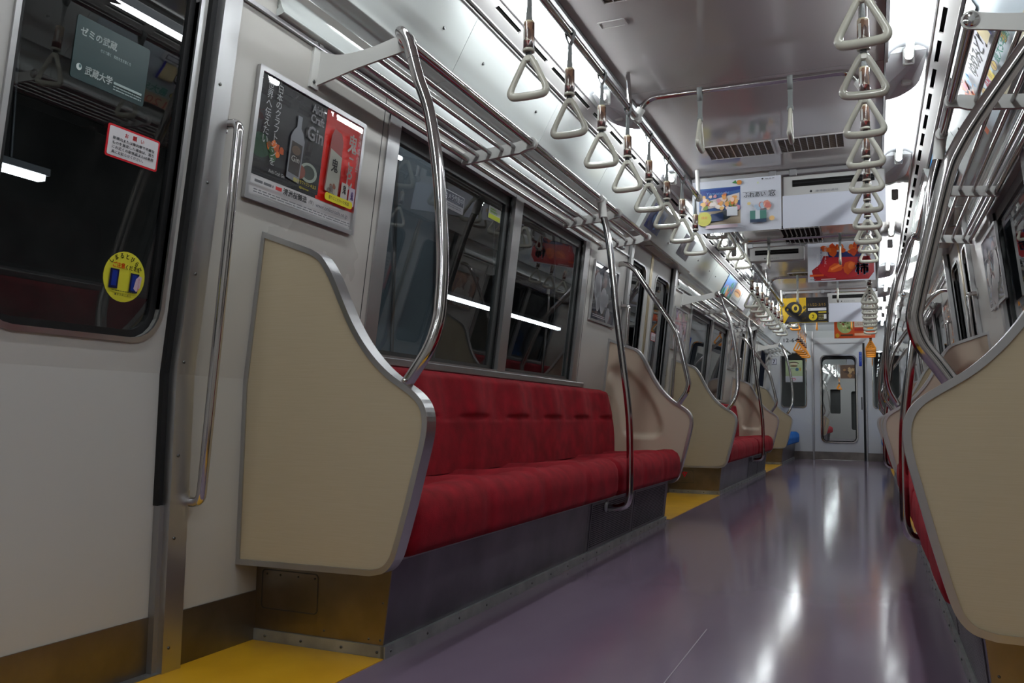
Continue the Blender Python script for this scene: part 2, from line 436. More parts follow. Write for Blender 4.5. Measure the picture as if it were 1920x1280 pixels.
# ceiling ----------------------------------------------------------
ceil = MB().box(-1.15,1.15,YB,YE,2.185,2.22).build('ceiling', M['cover']); struct(ceil)
seams = [YB,-.8,.75,2.28,3.78,5.29,6.02,7.5,9.0,10.45,11.3,12.6,YE]
for a, b in zip(seams, seams[1:]):
    MB().box(-.553,.553,a+.002,b-.002,2.15,2.17).build('ceiling_panel', M['ceil'], ceil)
for s in (-1,1):
    MB().box(s*.555,s*.568,YB,YE,2.135,2.185).build('ceiling_trim', M['alumd'], ceil)
    MB().box(s*.553,s*.555,YB,YE,2.155,2.185).build('ceiling_gap', M['slot'], ceil)
    # reflector trough: a shallow vault above the tubes
    prof = []
    for j in range(9):
        t = j/8; prof.append((.568+.152*t, 2.141+.036*math.sin(PI*t)**.7))
    pts = [(s*x, z) for x, z in prof]
    def trough(y0, y1, mat):
        mb = MB(); n = len(pts)
        up = [(x, z+.006) for x, z in pts]
        vs = [(x,y0,z) for x,z in pts]+[(x,y1,z) for x,z in pts]+[(x,y0,z) for x,z in up]+[(x,y1,z) for x,z in up]
        mb.add(vs, [(i,i+1,n+i+1,n+i) for i in range(n-1)]+[(2*n+i,3*n+i,3*n+i+1,2*n+i+1) for i in range(n-1)], None, True)
        mb.build('lamp_trough', mat, ceil)
    for k in range(-1,3):
        trough(max(YB,2.2+k*BAY), min(5.29+k*BAY,YE), M['trough'])
        if 5.29+k*BAY < YE: trough(5.29+k*BAY, min(7.43+k*BAY,YE), M['mirror'])
    # slotted air strip
    st = MB()
    def sl(x): return 2.122-.52*(x-.722)
    def strip(xa, xb, ya, yb):
        st.prism([(s*xa,sl(xa)),(s*xb,sl(xb)),(s*xb,sl(xb)+.006),(s*xa,sl(xa)+.006)],'y',ya,yb)
    strip(.722,.741,YB,YE); strip(.757,.79,YB,YE)
    y = YB
    while y < YE:
        strip(.741,.757,y,min(y+.07,YE)); y += .29
    st.build('slotted_strip', M['paint'], ceil)
    MB().box(s*.738,s*.76,YB,YE,2.128,2.14).build('slot_channel', M['slot'], ceil)
    MB().box(s*.717,s*.723,YB,YE,2.118,2.14).build('trough_edge', M['paint'], ceil)
    gr = MB(); gr.box(s*.790,s*.800,YB,YE,2.080,2.11); gr.box(s*.806,s*.814,YB,YE,2.072,2.095); gr.box(s*.79,s*.82,YB,YE,2.095,2.115)
    gr.build('grooved_rail', M['paint'], ceil)
    # coved covers above the seats, a seam every .75 m
    cp = catmull([(.812,0,2.078),(.86,0,1.99),(.905,0,1.905),(.925,0,1.870),(.932,0,1.852)],4)+catmull([(.940,0,1.852),(.972,0,1.850),(.994,0,1.832),(1.001,0,1.80),(.998,0,1.765),(.988,0,1.735),(.984,0,1.722),(1.014,0,1.713)],4)
    for k in range(-1,3):
        a, b = (5.29-BAY+1.74+k*BAY, 5.30+k*BAY) if True else 0
        a = max(a, YB); b = min(b, YE)
        if k == 2: b = YE
        cuts = [a]
        nseg = max(1, round((b-a)/.88))
        for j in range(nseg):
            y0 = a+(b-a)*j/nseg+.0015; y1 = a+(b-a)*(j+1)/nseg-.0015
            mb = MB(); n = len(cp)
            vs = [(s*p.x,y0,p.z) for p in cp]+[(s*p.x,y1,p.z) for p in cp]+[(s*(p.x+.02),y0,p.z+.015) for p in cp]+[(s*(p.x+.02),y1,p.z+.015) for p in cp]
            fs = [(i,i+1,n+i+1,n+i) for i in range(n-1)]+[(2*n+i,3*n+i,3*n+i+1,2*n+i+1) for i in range(n-1)]
            mb.add(vs, fs, None, True)
            mb.add(vs, [(i,2*n+i,2*n+i+1,i+1) for i in range(n-1)]+[(n+i,n+i+1,3*n+i+1,3*n+i) for i in range(n-1)])
            c = mb.build('cove_panel', M['cover'], ceil)
            sw = MB()
            for yy in (y0+.16, y1-.16):
                sw.lathe((s*.868, yy, 1.972), [(.006,-.004),(.006,.004)], 'x', 10)
            if j in (0,1,2): sw.build('fastener', M['screw'], c)
    # door head boxes
    for k in range(-1,2):
        y0, y1 = 5.30+k*BAY, 7.03+k*BAY
        y0 = max(y0, YB)
        mb = MB(); mb.prism([(s*.775,2.085),(s*.785,2.05),(s*.893,1.862),(s*.903,1.846),(s*.915,1.843),(s*1.10,1.848),(s*1.10,2.085)], 'y', y0, y1)
        hb = mb.build('door_head_box', M['cover'], ceil)
        MB().box(s*.93,s*.99,(y0+y1)/2-.35,(y0+y1)/2+.35,1.839,1.846).build('sensor_cover', M['wall'], hb)

# ceiling vents ----------------------------------------------------
def vent(x0, x1, y0, y1, label):
    t = thing('ceiling_vent', ((x0+x1)/2,(y0+y1)/2,2.15), label, 'vent', 'slatted vents in the ceiling')
    MB().box(x0,x1,y0,y1,2.1485,2.1495).build('backing', M['slot'], t)
    f = MB(); f.box(x0-.01,x1+.01,y0-.01,y0,2.144,2.1495); f.box(x0-.01,x1+.01,y1,y1+.01,2.144,2.1495); f.box(x0-.01,x0,y0,y1,2.144,2.1495); f.box(x1,x1+.01,y0,y1,2.144,2.1495)
    f.build('frame', M['ceil'], t)
    n = int((x1-x0)/.036)
    mb = MB(); m2 = MB()
    for i in range(n+1): x = x0+(x1-x0)*i/n; mb.box(x-.0022,x+.0022,y0,y1,2.1458,2.1487)
    ny = int((y1-y0)/.0125)
    for j in range(ny): y = y0+(y1-y0)*(j+.5)/ny; m2.box(x0,x1,y-.0022,y+.0022,2.1466,2.1484)
    mb.build('cross_bars', M['ceil'], t)['kind'] = 'stuff'
    o = m2.build('fins', ink(84,66,52), t); o['kind'] = 'stuff'
    return t
vent(-.365,-.005,4.69,4.93,'slatted ceiling vent left of centre just before the first hanging adverts')
vent(.03,.365,4.69,4.93,'slatted ceiling vent right of centre just before the first hanging adverts')
vent(-.40,-.22,2.70,2.88,'slatted ceiling vent at the top edge of the photo nearest the camera')
vent(-.30,-.02,9.15,9.35,'slatted ceiling vent left of centre beyond the overhead bar of the second bench')
vent(.03,.33,9.15,9.35,'slatted ceiling vent right of centre beyond the overhead bar of the second bench')
t = thing('ceiling_fan_grille', (-.02,7.18,2.15), 'black ceiling grille with wide metal bars just behind the first hanging adverts', 'vent')
MB().box(-.17,.13,6.86,7.46,2.138,2.149).build('recess', M['slot'], t)
for i in range(9):
    x = -.165+.29*i/8; MB().box(x-.004,x+.004,6.86,7.46,2.122,2.138).build('slat', M['ceil'], t)
for y in (6.86,7.16,7.46): MB().box(-.17,.13,y-.004,y+.004,2.120,2.124).build('cross_bar', M['ceil'], t)
def hatch(x, y, lab):
    t = thing('hatch_latch', (x,y,2.149), lab, 'latch', 'small latches on the ceiling panels')
    f = MB(); f.ring(rrect(x-.055,x+.055,y-.03,y+.03,.008), rrect(x-.047,x+.047,y-.022,y+.022,.006), lambda u,v,d:(u,v,d), 2.1455, 2.1498)
    f.build('frame', M['ceil'], t); MB().box(x-.047,x+.047,y-.022,y+.022,2.1475,2.1498).build('plate', M['ceil'], t)
hatch(-.42,3.05,'small ceiling latch beside the nearest left straps'); hatch(-.02,2.93,'small ceiling latch near the middle at the top edge of the photo')

# end wall ---------------------------------------------------------
we = structroot('wall_end', (0,YE,0))
mb = MB()
def PE(u, v, d): return (u, d, v)
# left part with window, right part with window, lintel
mb.ring(orect(-1.13,-.392,.0,1.87), rrect(-.875,-.50,.835,1.705,.05), PE, YE, YE+.05)
mb.ring(orect(.405,1.13,.0,1.87), rrect(.50,.875,.835,1.705,.05), PE, YE, YE+.05)
mb.box(-1.13,1.13,YE,YE+.05,1.87,2.16)
M['endw'] = principled('end_wall_melamine', (.60,.61,.62), .3, spec=.45)
mb.build('end_panel', M['endw'], we)
for s in (-1,1):
    x0, x1 = (-.875,-.50) if s < 0 else (.50,.875)
    MB().ring(rrect(x0-.014,x1+.014,.821,1.719,.06), rrect(x0,x1,.835,1.705,.05), PE, YE-.008, YE+.01).build('window_frame', M['chrome'], we)
    q = MB(); q.box(x0-.005,x1+.005,YE+.028,YE+.034,.83,1.71); q.build('pane', M['endglass'], we)
    MB().box(s*1.12, -.392 if s<0 else .405, YE-.004, YE, .0, .125).build('kick_plate', M['kick'], we)
MB().bbox(-.405,-.380,YE-.02,YE+.04,.0,2.05,.004).build('jamb', M['alum'], we)
MB().bbox(.385,.41,YE-.012,YE+.04,.0,1.87,.004).build('jamb', M['alum'], we)
MB().box(-.380,.41,YE-.010,YE+.04,1.852,1.87).build('lintel', M['alum'], we)
# curved blend at the top of the end wall
mb = MB(); mb.prism([(YE-.10,2.15),(YE-.02,2.06),(YE,1.95),(YE+.01,2.16)],'x',-.56,.56); mb.build('end_cove', M['cover'], we)
d = structroot('door_%d' % (dn+1), (0,YE,0))
mb = MB(); mb.ring(orect(-.380,.353,.005,1.85), rrect(-.262,.25,.29,1.655,.075), PE, YE+.004, YE+.035)
leaf = mb.build('door_leaf', M['endw'], d)
MB().ring(rrect(-.282,.268,.270,1.675,.09), rrect(-.262,.25,.29,1.655,.075), PE, YE-.006, YE+.01).build('glass_frame', M['chrome'], leaf)
MB().ring(rrect(-.262,.25,.29,1.655,.075), rrect(-.245,.233,.302,1.60,.06), PE, YE+.02, YE+.03).build('black_border', M['black'], leaf)
MB().box(-.26,.248,YE+.018,YE+.023,.295,1.65).build('pane', M['endglass'], leaf)
MB().box(-.380,.353,YE,YE+.005,.005,.128).build('kick_plate', M['kick'], leaf)
MB().bbox(.325,.338,YE-.004,YE+.006,.80,1.0,.003).build('pull_handle', M['black'], leaf)
MB().box(.353,.385,YE-.002,YE+.035,.0,1.852).build('dark_gap', M['black'], d)

# near end: closing wall far behind the camera
nb = MB().box(-1.15,1.15,YB-.05,YB,0,2.2).build('wall_near', M['wall']); struct(nb)

# ================================================================ LAMPS
def lamp(s, y0, label):
    x = s*.644; L = 1.235
    t = thing('ceiling_lamp', (x, y0+L/2, 2.15), label, 'lamp', 'fluorescent tubes along both sides of the ceiling')
    MB().tube([(x,y0+.02,2.108),(x,y0+L-.02,2.108)], .0145, 14).build('tube', M['tube'], t)
    for yy in (y0, y0+L):
        g = 1 if yy == y0 else -1
        sk = MB(); sk.bbox(x-.022,x+.022,yy-.012*g,yy+.012*g,2.086,2.160,.006); sk.tube([(x,yy+.012*g,2.108),(x,yy+.045*g,2.108)],.0165,12)
        sk.build('socket', M['white'], t)
    return t
def baffle(s, y0, label):
    """white plate that bridges two tubes: straight near edge, quarter-ellipse far edge"""
    t = thing('lamp_baffle', (s*.64, y0, 2.1), label, 'panel', 'curved plates between the ceiling lamps')
    pts = [(s*.712,y0),(s*.56,y0),(s*.56,y0+.19),(s*.56,y0+.36)]
    for j in range(1,13):
        a = PI/2*j/12; pts.append((s*(.56+.152*math.sin(a)), y0+.36*math.cos(a)))
    pts = pts[:-1]+[(s*.712,y0+.012)]
    mb = MB(); n = len(pts)
    zf = lambda x: 2.098+.0*x
    zf = lambda y: 2.152-.070*min(1,(y-y0)/.19)
    pts = [(x,y) for x,y in pts]
    mb.add([(x,y,zf(y)) for x,y in pts]+[(x,y,zf(y)+.003) for x,y in pts], [tuple(range(n)), tuple(range(2*n-1,n-1,-1))]+[(i,(i+1)%n,n+(i+1)%n,n+i) for i in range(n)])
    mb.build('plate', M['plate'], t)
    MB().box(min(s*.712,s*.56),max(s*.712,s*.56),y0-.002,y0+.002,2.148,2.17).build('end_plate', M['plate'], t)
    return t
ordw = ['first','second','third','fourth','fifth','sixth','seventh','eighth','ninth','tenth','eleventh','twelfth','thirteenth','fourteenth','fifteenth']
lamp_y = [-1.95,-.38,.99,2.475,3.94]
def lampset(dy): return [y+dy for y in lamp_y]
ys = [-1.95,-.30,1.00,2.475,3.94,6.02,7.715,9.18,11.27,12.93]
for s, sd in ((-1,'left'),(1,'right')):
    vis = 0
    for i, y in enumerate(ys):
        if y < 1.5: lab = 'fluorescent lamp overhead on the %s behind the camera, %s back' % (sd, ordw[2-i] if i<3 else '')
        else:
            lab = '%s lit fluorescent tube from the camera along the %s side of the ceiling' % (ordw[vis], sd); vis += 1
        lamp(s, y, lab)
    for i, y in enumerate((2.26, 3.72, 5.20, 8.965, 10.43)):
        baffle(s, y, '%s curved white plate from the camera between tubes on the %s side of the ceiling' % (ordw[i], sd))

# ================================================================ SEAT PARTITIONS
top = [(1.0715,1.126),(.985,1.095),(.905,1.066)]
cur = catmull([(.905,1.066,0),(.872,1.045,0),(.838,.998,0),(.802,.928,0),(.770,.868,0),(.732,.812,0),(.690,.765,0),(.650,.731,0),(.608,.704,0),(.575,.682,0),(.552,.657,0),(.541,.625,0),(.541,.588,0),(.549,.545,0)],3)
low = catmull([(.585,.400,0),(.613,.300,0),(.628,.262,0),(.652,.238,0),(.690,.228,0)],4)
OUT = [tuple(p) for p in top[:2]]+[(p.x,p.y) for p in cur]+[(p.x,p.y) for p in low]+[(.9,.225),(1.1125,.222),(1.1125,.45),(1.1125,.70)]
REC = [(p.x,p.y) for p in catmull([(1.070,.918,0),(1.033,.950,0),(.963,.935,0),(.895,.875,0),(.815,.776,0),(.762,.678,0),(.729,.582,0),(.745,.530,0),(.788,.511,0),(.921,.512,0),(.957,.540,0),(.970,.61,0),(.985,.71,0),(1.02,.81,0)],3,True)]
def offset(poly, d):
    n = len(poly); out = []
    area = sum(poly[i][0]*poly[(i+1)%n][1]-poly[(i+1)%n][0]*poly[i][1] for i in range(n))
    sg = 1 if area > 0 else -1
    for i in range(n):
        a = Vector(poly[i-1]); b = Vector(poly[i]); c = Vector(poly[(i+1)%n])
        t1 = (b-a).normalized(); t2 = (c-b).normalized()
        n1 = Vector((t1.y,-t1.x))*sg; n2 = Vector((t2.y,-t2.x))*sg
        m = (n1+n2); m = m.normalized() if m.length > 1e-6 else n1
        k = d/max(.5, m.dot(n1)); out.append((b.x+m.x*k, b.y+m.y*k))
    return out
def inside(p, poly):
    x, y = p; c = False; n = len(poly)
    for i in range(n):
        (x1,y1),(x2,y2) = poly[i], poly[i-1]
        if (y1 > y) != (y2 > y) and x < (x2-x1)*(y-y1)/(y2-y1)+x1: c = not c
    return c
def pdist(p, poly):
    best = 9; n = len(poly); px, py = p
    for i in range(n):
        ax, ay = poly[i]; bx, by = poly[i-1]; dx, dy = bx-ax, by-ay
        t = max(0, min(1, ((px-ax)*dx+(py-ay)*dy)/(dx*dx+dy*dy+1e-12)))
        best = min(best, math.hypot(px-ax-t*dx, py-ay-t*dy))
    return best
def rec_depth(p):
    d = pdist(p, REC); i = inside(p, REC)
    w = .026
    if p[0] > .955 and p[1] > .56: w = .06       # fades out towards the wall
    sd = d if i else -d
    t = max(0, min(1, (sd+w*.35)/w)); t = t*t*(3-2*t)
    return .033*t
INN = offset(OUT, -.006)
def partition_meshes():
    n = len(INN); pts = [Vector(p) for p in INN]; edges = [(i,(i+1)%n) for i in range(n)]
    inner = offset(OUT, -.014)
    g = []
    x = .55
    while x < 1.11:
        z = .235
        while z < 1.12:
            if inside((x,z), inner): g.append(Vector((x,z)))
            z += .014
        x += .014
    v, e, f, *_ = delaunay_2d_cdt(pts+g, edges, [], 1, 1e-5)
    return [tuple(p) for p in v], f
PV, PF = partition_meshes()
TH = .038
def partition(s, yface, seat, label):
    """yface = y of the flat (door side) face; seat = +1 when the seat lies at larger y"""
    t = thing('seat_partition', (s*.85, yface+seat*TH/2, 0), label, 'partition', 'cream partitions at the bench ends')
    mb = MB(); n = len(INN)
    fl = [(s*p[0], yface, p[1]) for p in INN]; bk = [(s*p[0], yface+seat*(TH-.004), p[1]) for p in INN]
    mb.add(fl, [tuple(range(n))], M['cream'])
    mb.add(fl+bk, [(i,(i+1)%n,n+(i+1)%n,n+i) for i in range(n)], M['cream'])
    mb.build('panel', None, t)
    mb = MB(); mb.keep = False
    mb.add([(s*p[0], yface+seat*(TH-.001-rec_depth(p)), p[1]) for p in PV], PF, None, True)
    mb.build('moulded_face', M['creamm'], t)
    # aluminium edging: a strip swept round the outline
    o1 = offset(OUT, .004); i1 = offset(OUT, -.011)
    y0, y1 = yface-seat*.004, yface+seat*(TH+.006)
    vs = []
    for P in (o1, i1):
        for y in (y0, y1): vs += [(s*p[0], y, p[1]) for p in P]
    fs = []
    for i in range(n):
        j = (i+1)%n
        fs += [(i,j,n+j,n+i),(2*n+i,3*n+i,3*n+j,2*n+j),(i,2*n+i,2*n+j,j),(n+i,n+j,3*n+j,3*n+i)]
    MB().add(vs, fs).build('edge_trim', M['alum'], t)
    br = MB()
    br.box(s*1.09, s*1.108, yface+seat*TH, yface+seat*(TH+.03), .45, .70)
    br.build('wall_bracket', M['alumd'], t)
    return t
part_near = partition(-1, P1, 1, 'cream end panel nearest the camera on the left, at the near end of the first red bench')
part_far = partition(-1, P2, -1, 'cream moulded end panel at the far end of the first left bench, with armrest hollow')
dup(part_near, 'cream end panel on the left at the near end of the second red bench', dy=BAY)
dup(part_far, 'cream moulded end panel on the left at the far end of the second red bench', dy=BAY)
dup(part_near, 'small-looking cream end panel beside the blue seat on the left', dy=2*BAY)
dup(part_far, 'large cream end panel at the right edge of the photo, cut by the frame', turn=CEN)
dup(part_near, 'cream moulded end panel on the right, seen behind the nearest right panel', turn=CEN)
dup(part_far, 'cream end panel on the right at the near end of the second right bench', turn=CEN, dy=BAY)
dup(part_near, 'cream moulded end panel on the right at the far end of the second right bench', turn=CEN, dy=BAY)
dup(part_far, 'cream end panel on the right beside the far blue seat', turn=CEN, dy=2*BAY)

# ================================================================ BENCHES
def cushion_profile():
    return [(1.07,.272),(.80,.262),(.635,.262),(.612,.272),(.603,.295),(.600,.35),(.604,.392),(.618,.418),(.650,.432),(.70,.433),(.76,.429),(.82,.423),(.88,.418),(.94,.416),(1.0,.418),(1.07,.42)]
def seat_cushion(s, y0, y1, n, name, mat, parent):
    prof = cushion_profile(); m = len(prof)
    cx = .83; cz = .35
    N = int((y1-y0)/.028); mb = MB(); vs = []
    for i in range(N+1):
        t = i/N; y = y0+(y1-y0)*t
        e = min(y-y0, y1-y); r = .045
        q = 1.0 if e >= r else math.sqrt(max(0, 1-(1-e/r)**2))
        u = (y-y0)/(y1-y0)*n; fr = u-math.floor(u)
        seamd = min(fr, 1-fr)*(y1-y0)/n
        for (x, z) in prof:
            zz, xx = z, x
            if z > .40:
                dip = .019*math.sin(PI*fr)**1.0*math.exp(-((x-.86)/.13)**2)
                crown = .014*math.exp(-(seamd/.035)**2)*(1 if .62 < x < .98 else .2)
                bump = .006*math.sin(PI*fr)*math.exp(-((x-.68)/.05)**2)
                seam2 = .014*math.exp(-((x-.775-.015*math.sin(2*PI*fr))/.016)**2)*math.sin(PI*fr)**.5 if 0<fr<1 else 0
                crown2 = .007*math.exp(-((fr-.5)*(y1-y0)/n/.03)**2)*math.exp(-((x-.70)/.07)**2)
                zz = z-dip+crown+bump-seam2-crown2
            elif x < .62: xx = x-.004*math.sin(PI*fr)+.006*math.exp(-(seamd/.02)**2)
            zz = cz+(zz-cz)*(.62+.38*q); xx = cx+(xx-cx)*(.90+.10*q) if x < cx else xx
            vs.append((s*xx, y, zz))
    fs = []
    for i in range(N):
        for k in range(m-1): fs.append((i*m+k, i*m+k+1, (i+1)*m+k+1, (i+1)*m+k))
    mb.add(vs, fs, None, True); mb.add(vs[:m], [tuple(range(m))]); mb.add(vs[-m:], [tuple(range(m-1,-1,-1))])
    mb.add([vs[0], vs[m-1], vs[-1], vs[-m]], [(0,1,2,3)])
    return mb.build(name, mat, parent)
def backrest(s, y0, y1, n, mat, parent):
    zt, zb = .792, .415
    R = 52; N = int((y1-y0)/.025); mb = MB(); vs = []
    for i in range(N+1):
        t = i/N
        for j in range(R+1):
            v = j/R; z = zb+(zt-zb)*v
            ins = .02+.12*max(0,(v-.15))**2.2
            a, b = y0+ins, y1-ins
            y = a+(b-a)*t
            u = (y-y0)/(y1-y0)*n; fr = u-math.floor(u); dm = min(fr,1-fr)*(y1-y0)/n
            x = .962+.038*v-.012*math.sin(PI*v)
            e = min(y-a, b-y); 
            x += .05*max(0,1-e/.04)**2
            x += .035*max(0,(v-.93)/.07)**2
            d = -.020*math.exp(-((dm-(y1-y0)/n/2)/.09)**2)*(.25+.75/(1+math.exp(-(z-.625)*90)))
            crease = .011*math.exp(-((z-.622)/.009)**2)/(1+math.exp((abs(fr-.5)-.27)*40))
            band = .007*math.exp(-(dm/.05)**2)*(1 if v>.5 else .2)
            x += d+crease+band if v < .97 else 0
            vs.append((s*x, y, z))
    for i in range(N):
        for j in range(R): mb.f.append([i*(R+1)+j, (i+1)*(R+1)+j, (i+1)*(R+1)+j+1, i*(R+1)+j+1]); mb.m.append(0); mb.sm.append(True)
    mb.v = list(vs)
    # top, ends and back
    back = [(s*1.085, vs[i*(R+1)+R][1], zt) for i in range(N+1)]; o = len(mb.v); mb.v += back
    for i in range(N): mb.f.append([i*(R+1)+R, (i+1)*(R+1)+R, o+i+1, o+i]); mb.m.append(0); mb.sm.append(True)
    for e, i in ((0,0),(1,N)):
        o = len(mb.v); mb.v += [(s*1.095, vs[i*(R+1)+j][1], vs[i*(R+1)+j][2]) for j in range(R+1)]
        for j in range(R): mb.f.append([i*(R+1)+j, i*(R+1)+j+1, o+j+1, o+j]); mb.m.append(0); mb.sm.append(True)
    return mb.build('backrest_cushion', mat, parent)
def screws(pts, axis, name, parent, r=.004, sgn=1):
    mb = MB()
    for p in pts: mb.lathe(p, [(r,0),(r,.0015*sgn),(r*.5,.0025*sgn)], axis, 8)
    o = mb.build('screw_heads', M['screw'], parent); o['kind'] = 'stuff'
    return o
def bench(s, y0, y1, cuts, ppl, mat, label, grp, grille=True):
    t = thing('bench_seat', (s*.85,(y0+y1)/2,0), label, 'bench', grp)
    b0, b1 = y0+.085, y1-.085
    # steel base: leaning front panel, end panels
    mb = MB(); mb.prism([(s*.701,.0),(s*.674,.25),(s*1.112,.25),(s*1.112,.0)], 'y', b0+.002, b1-.002); mb.build('base', M['base'], t)
    for y, g in ((b0,-1),(b1,1)):
        if y > YE-.2: continue
        mb = MB(); mb.prism([(s*.7005,.0),(s*.6735,.25),(s*1.112,.25),(s*1.112,.0)], 'y', y-.002, y+.002)
        ep = mb.build('end_panel', M['baseside'], t)
        h = MB(); h.ring(rrect(.903,1.092,.088,.196,.012), rrect(.906,1.089,.091,.193,.010), lambda u,v,d:(s*u,d,v), y+g*.002, y+g*.0032)
        h.build('hatch_outline', M['screw'], ep)
        screws([(s*x,y+g*.002,.183) for x in (.915,.97,1.03,1.075)]+[(s*.70,y+g*.002,.14),(s*.705,y+g*.002,.045),(s*.74,y+g*.002,.045),(s*.88,y+g*.002,.05)], 'y', 'screws', ep, .003, g)
    def xf(z): return .701-.027*z/.25
    # skirting strip
    sk = MB(); sk.box(s*.686,s*.700,b0-.008,b1+.008,.0,.032); sk.box(s*.690,s*1.112,b0-.008,b0+.001,.0,.032); sk.box(s*.690,s*1.112,b1-.001,b1+.008,.0,.032)
    so = sk.build('skirting', M['skirt'], t)
    n = int((b1-b0)/.19)
    screws([(s*.686, b0+.02+(b1-b0-.04)*i/n, .016) for i in range(n+1)], 'x', 'screws', so, .004, -s)
    screws([(s*x, b0-.008, .016) for x in (.71,.82,.95,1.07)], 'y', 'screws', so, .004, -1)
    # front panel joints and perforated grille
    if grille:
        g0, g1 = 3.66+(y0-P1), 5.10+(y0-P1)
        gm = (g0+g1)/2
        j = MB(); j.prism([(s*(xf(.033)-.0005),.033),(s*(xf(.245)-.0005),.245),(s*(xf(.245)+.002),.245),(s*(xf(.033)+.002),.033)],'y',g0-.055,g0-.052); j.build('panel_joint', M['screw'], t)
        for a, b in ((g0,gm-.03),(gm+.03,g1)):
            d = MB()
            def Q(y,z,o): return (s*(xf(z)-o), y, z)
            d.add([Q(a,.045,.0006),Q(b,.045,.0006),Q(b,.235,.0006),Q(a,.235,.0006)], [(0,1,2,3)]); 
            go = d.build('grille_recess', M['slot'], t)
            ms = MB(); rows = 21; colsn = int((b-a)/.021)
            for i in range(rows+1):
                z = .045+.19*i/rows
                ms.add([Q(a,z-.0024,.0006),Q(b,z-.0024,.0006),Q(b,z+.0024,.0006),Q(a,z+.0024,.0006),Q(a,z-.0018,.0024),Q(b,z-.0018,.0024),Q(b,z+.0018,.0024),Q(a,z+.0018,.0024)], [(4,5,6,7),(0,1,5,4),(2,3,7,6)])
            for i in range(colsn+1):
                y = a+(b-a)*i/colsn
                ms.add([Q(y-.0022,.045,.0022),Q(y+.0022,.045,.0022),Q(y+.0022,.235,.0022),Q(y-.0022,.235,.0022)], [(0,1,2,3)])
            ms.build('perforated_sheet', M['base'], go)['kind'] = 'stuff'
            fr = MB()
            fr.ring([(a-.014,.036),(b+.014,.036),(b+.014,.244),(a-.014,.244)], [(a,.045),(b,.045),(b,.235),(a,.235)], lambda u,v,dd: Q(u,v,dd), .0005, .003)
            fr.build('grille_frame', M['base'], t)
    # cushions
    for i, (a, b) in enumerate(cuts): seat_cushion(s, a, b, ppl[i], 'seat_cushion', mat, t)
    backrest(s, cuts[0][0]+.02, cuts[-1][1]-.15, sum(ppl), mat, t)
    MB().box(s*.66,s*1.10,cuts[0][0]+.01,cuts[-1][1]-.01,.25,.275).build('seat_pan', M['alumd'], t)
    MB().box(s*1.05,s*1.112,cuts[0][0]+.01,cuts[-1][1]-.01,.28,.76).build('backboard', M['creamm'], t)
    return t
GB = 'long red benches'
b1 = bench(-1, P1, P2, [(1.905,3.845),(3.848,5.215)], [4,3], M['red'], 'long red moquette bench on the left nearest the camera', GB)
dup(b1, 'long red moquette bench on the left beyond the second door', dy=BAY)
dup(b1, 'red bench at the right edge of the photo behind the large cream panel', turn=CEN)
dup(b1, 'red bench on the right beyond the second door, mostly hidden', turn=CEN, dy=BAY)
e1 = bench(-1, P1+2*BAY, YE+.075, [(12.36,14.36)], [3], M['blue'], 'short blue priority bench against the end wall on the left', None, False)
bench(1, P1+2*BAY, YE+.075, [(12.36,14.36)], [3], M['blue'], 'short blue priority bench against the end wall on the right', None, False)
# small red folding marker tag at the end of the first bench
tg = thing('red_warning_tab', (-.62,5.285,.283), 'small red triangular tab hanging at the far end of the first left bench', 'tab')
tri = [(-.615,.300),(-.577,.298),(-.597,.264)]
MB().ring(tri, offset(tri,-.0075), lambda u,v,d:(u,d,v), 5.283, 5.287).build('triangle', ink(200,20,25), tg)
MB().box(-.66,-.605,5.272,5.288,.296,.301).build('stem', M['black'], tg)

# ================================================================ GRAB POLES
def pole_a(label):
    t = thing('grab_pole', (-.6,1.9,.68), label, 'pole', 'bent steel poles between bench end and luggage rack')
    path = catmull([(-.712,1.985,1.681),(-.706,1.960,1.686),(-.692,1.943,1.676),(-.668,1.94,1.640),(-.636,1.94,1.540),(-.600,1.945,1.435),(-.562,1.935,1.25),(-.540,1.925,1.05),(-.537,1.915,.92),(-.540,1.905,.862),(-.556,1.893,.800),(-.590,1.882,.738),(-.622,1.877,.690)],6)
    MB().tube(path, .0165, 16).build('tube', M['steel'], t)
    mb = MB(); mb.tube([path[19], path[21]], .0176, 16); mb.build('sleeve', M['steel'], t)
    MB().lathe((-.605,1.862,.715), [(.006,0),(.006,-.006),(.003,-.009)], 'y', 10).build('bolt', M['chrome'], t)
    return t
def pole_c(label):
    t = thing('grab_pole', (-.62,5.24,.70), label, 'pole', 'bent steel bars from door post to bench end panel')
    path = catmull([(-1.030,5.285,1.618),(-1.0,5.275,1.622),(-.962,5.265,1.612),(-.915,5.26,1.575),(-.874,5.255,1.520),(-.775,5.25,1.375),(-.684,5.247,1.242),(-.648,5.245,1.180),(-.628,5.245,1.13),(-.598,5.243,1.01),(-.567,5.242,.873),(-.563,5.241,.835),(-.575,5.24,.79),(-.605,5.24,.745),(-.634,5.24,.700)],6)
    MB().tube(path, .0165, 16).build('tube', M['steel'], t)
    MB().lathe((-1.033,5.287,1.618), [(.03,-.004),(.03,.004),(.018,.010)], 'x', 16).build('flange', M['chrome'], t)
    MB().lathe((-.618,5.222,.722), [(.006,0),(.006,-.005),(.003,-.008)], 'y', 10).build('bolt', M['chrome'], t)
    return t
FZ0 = 1.680
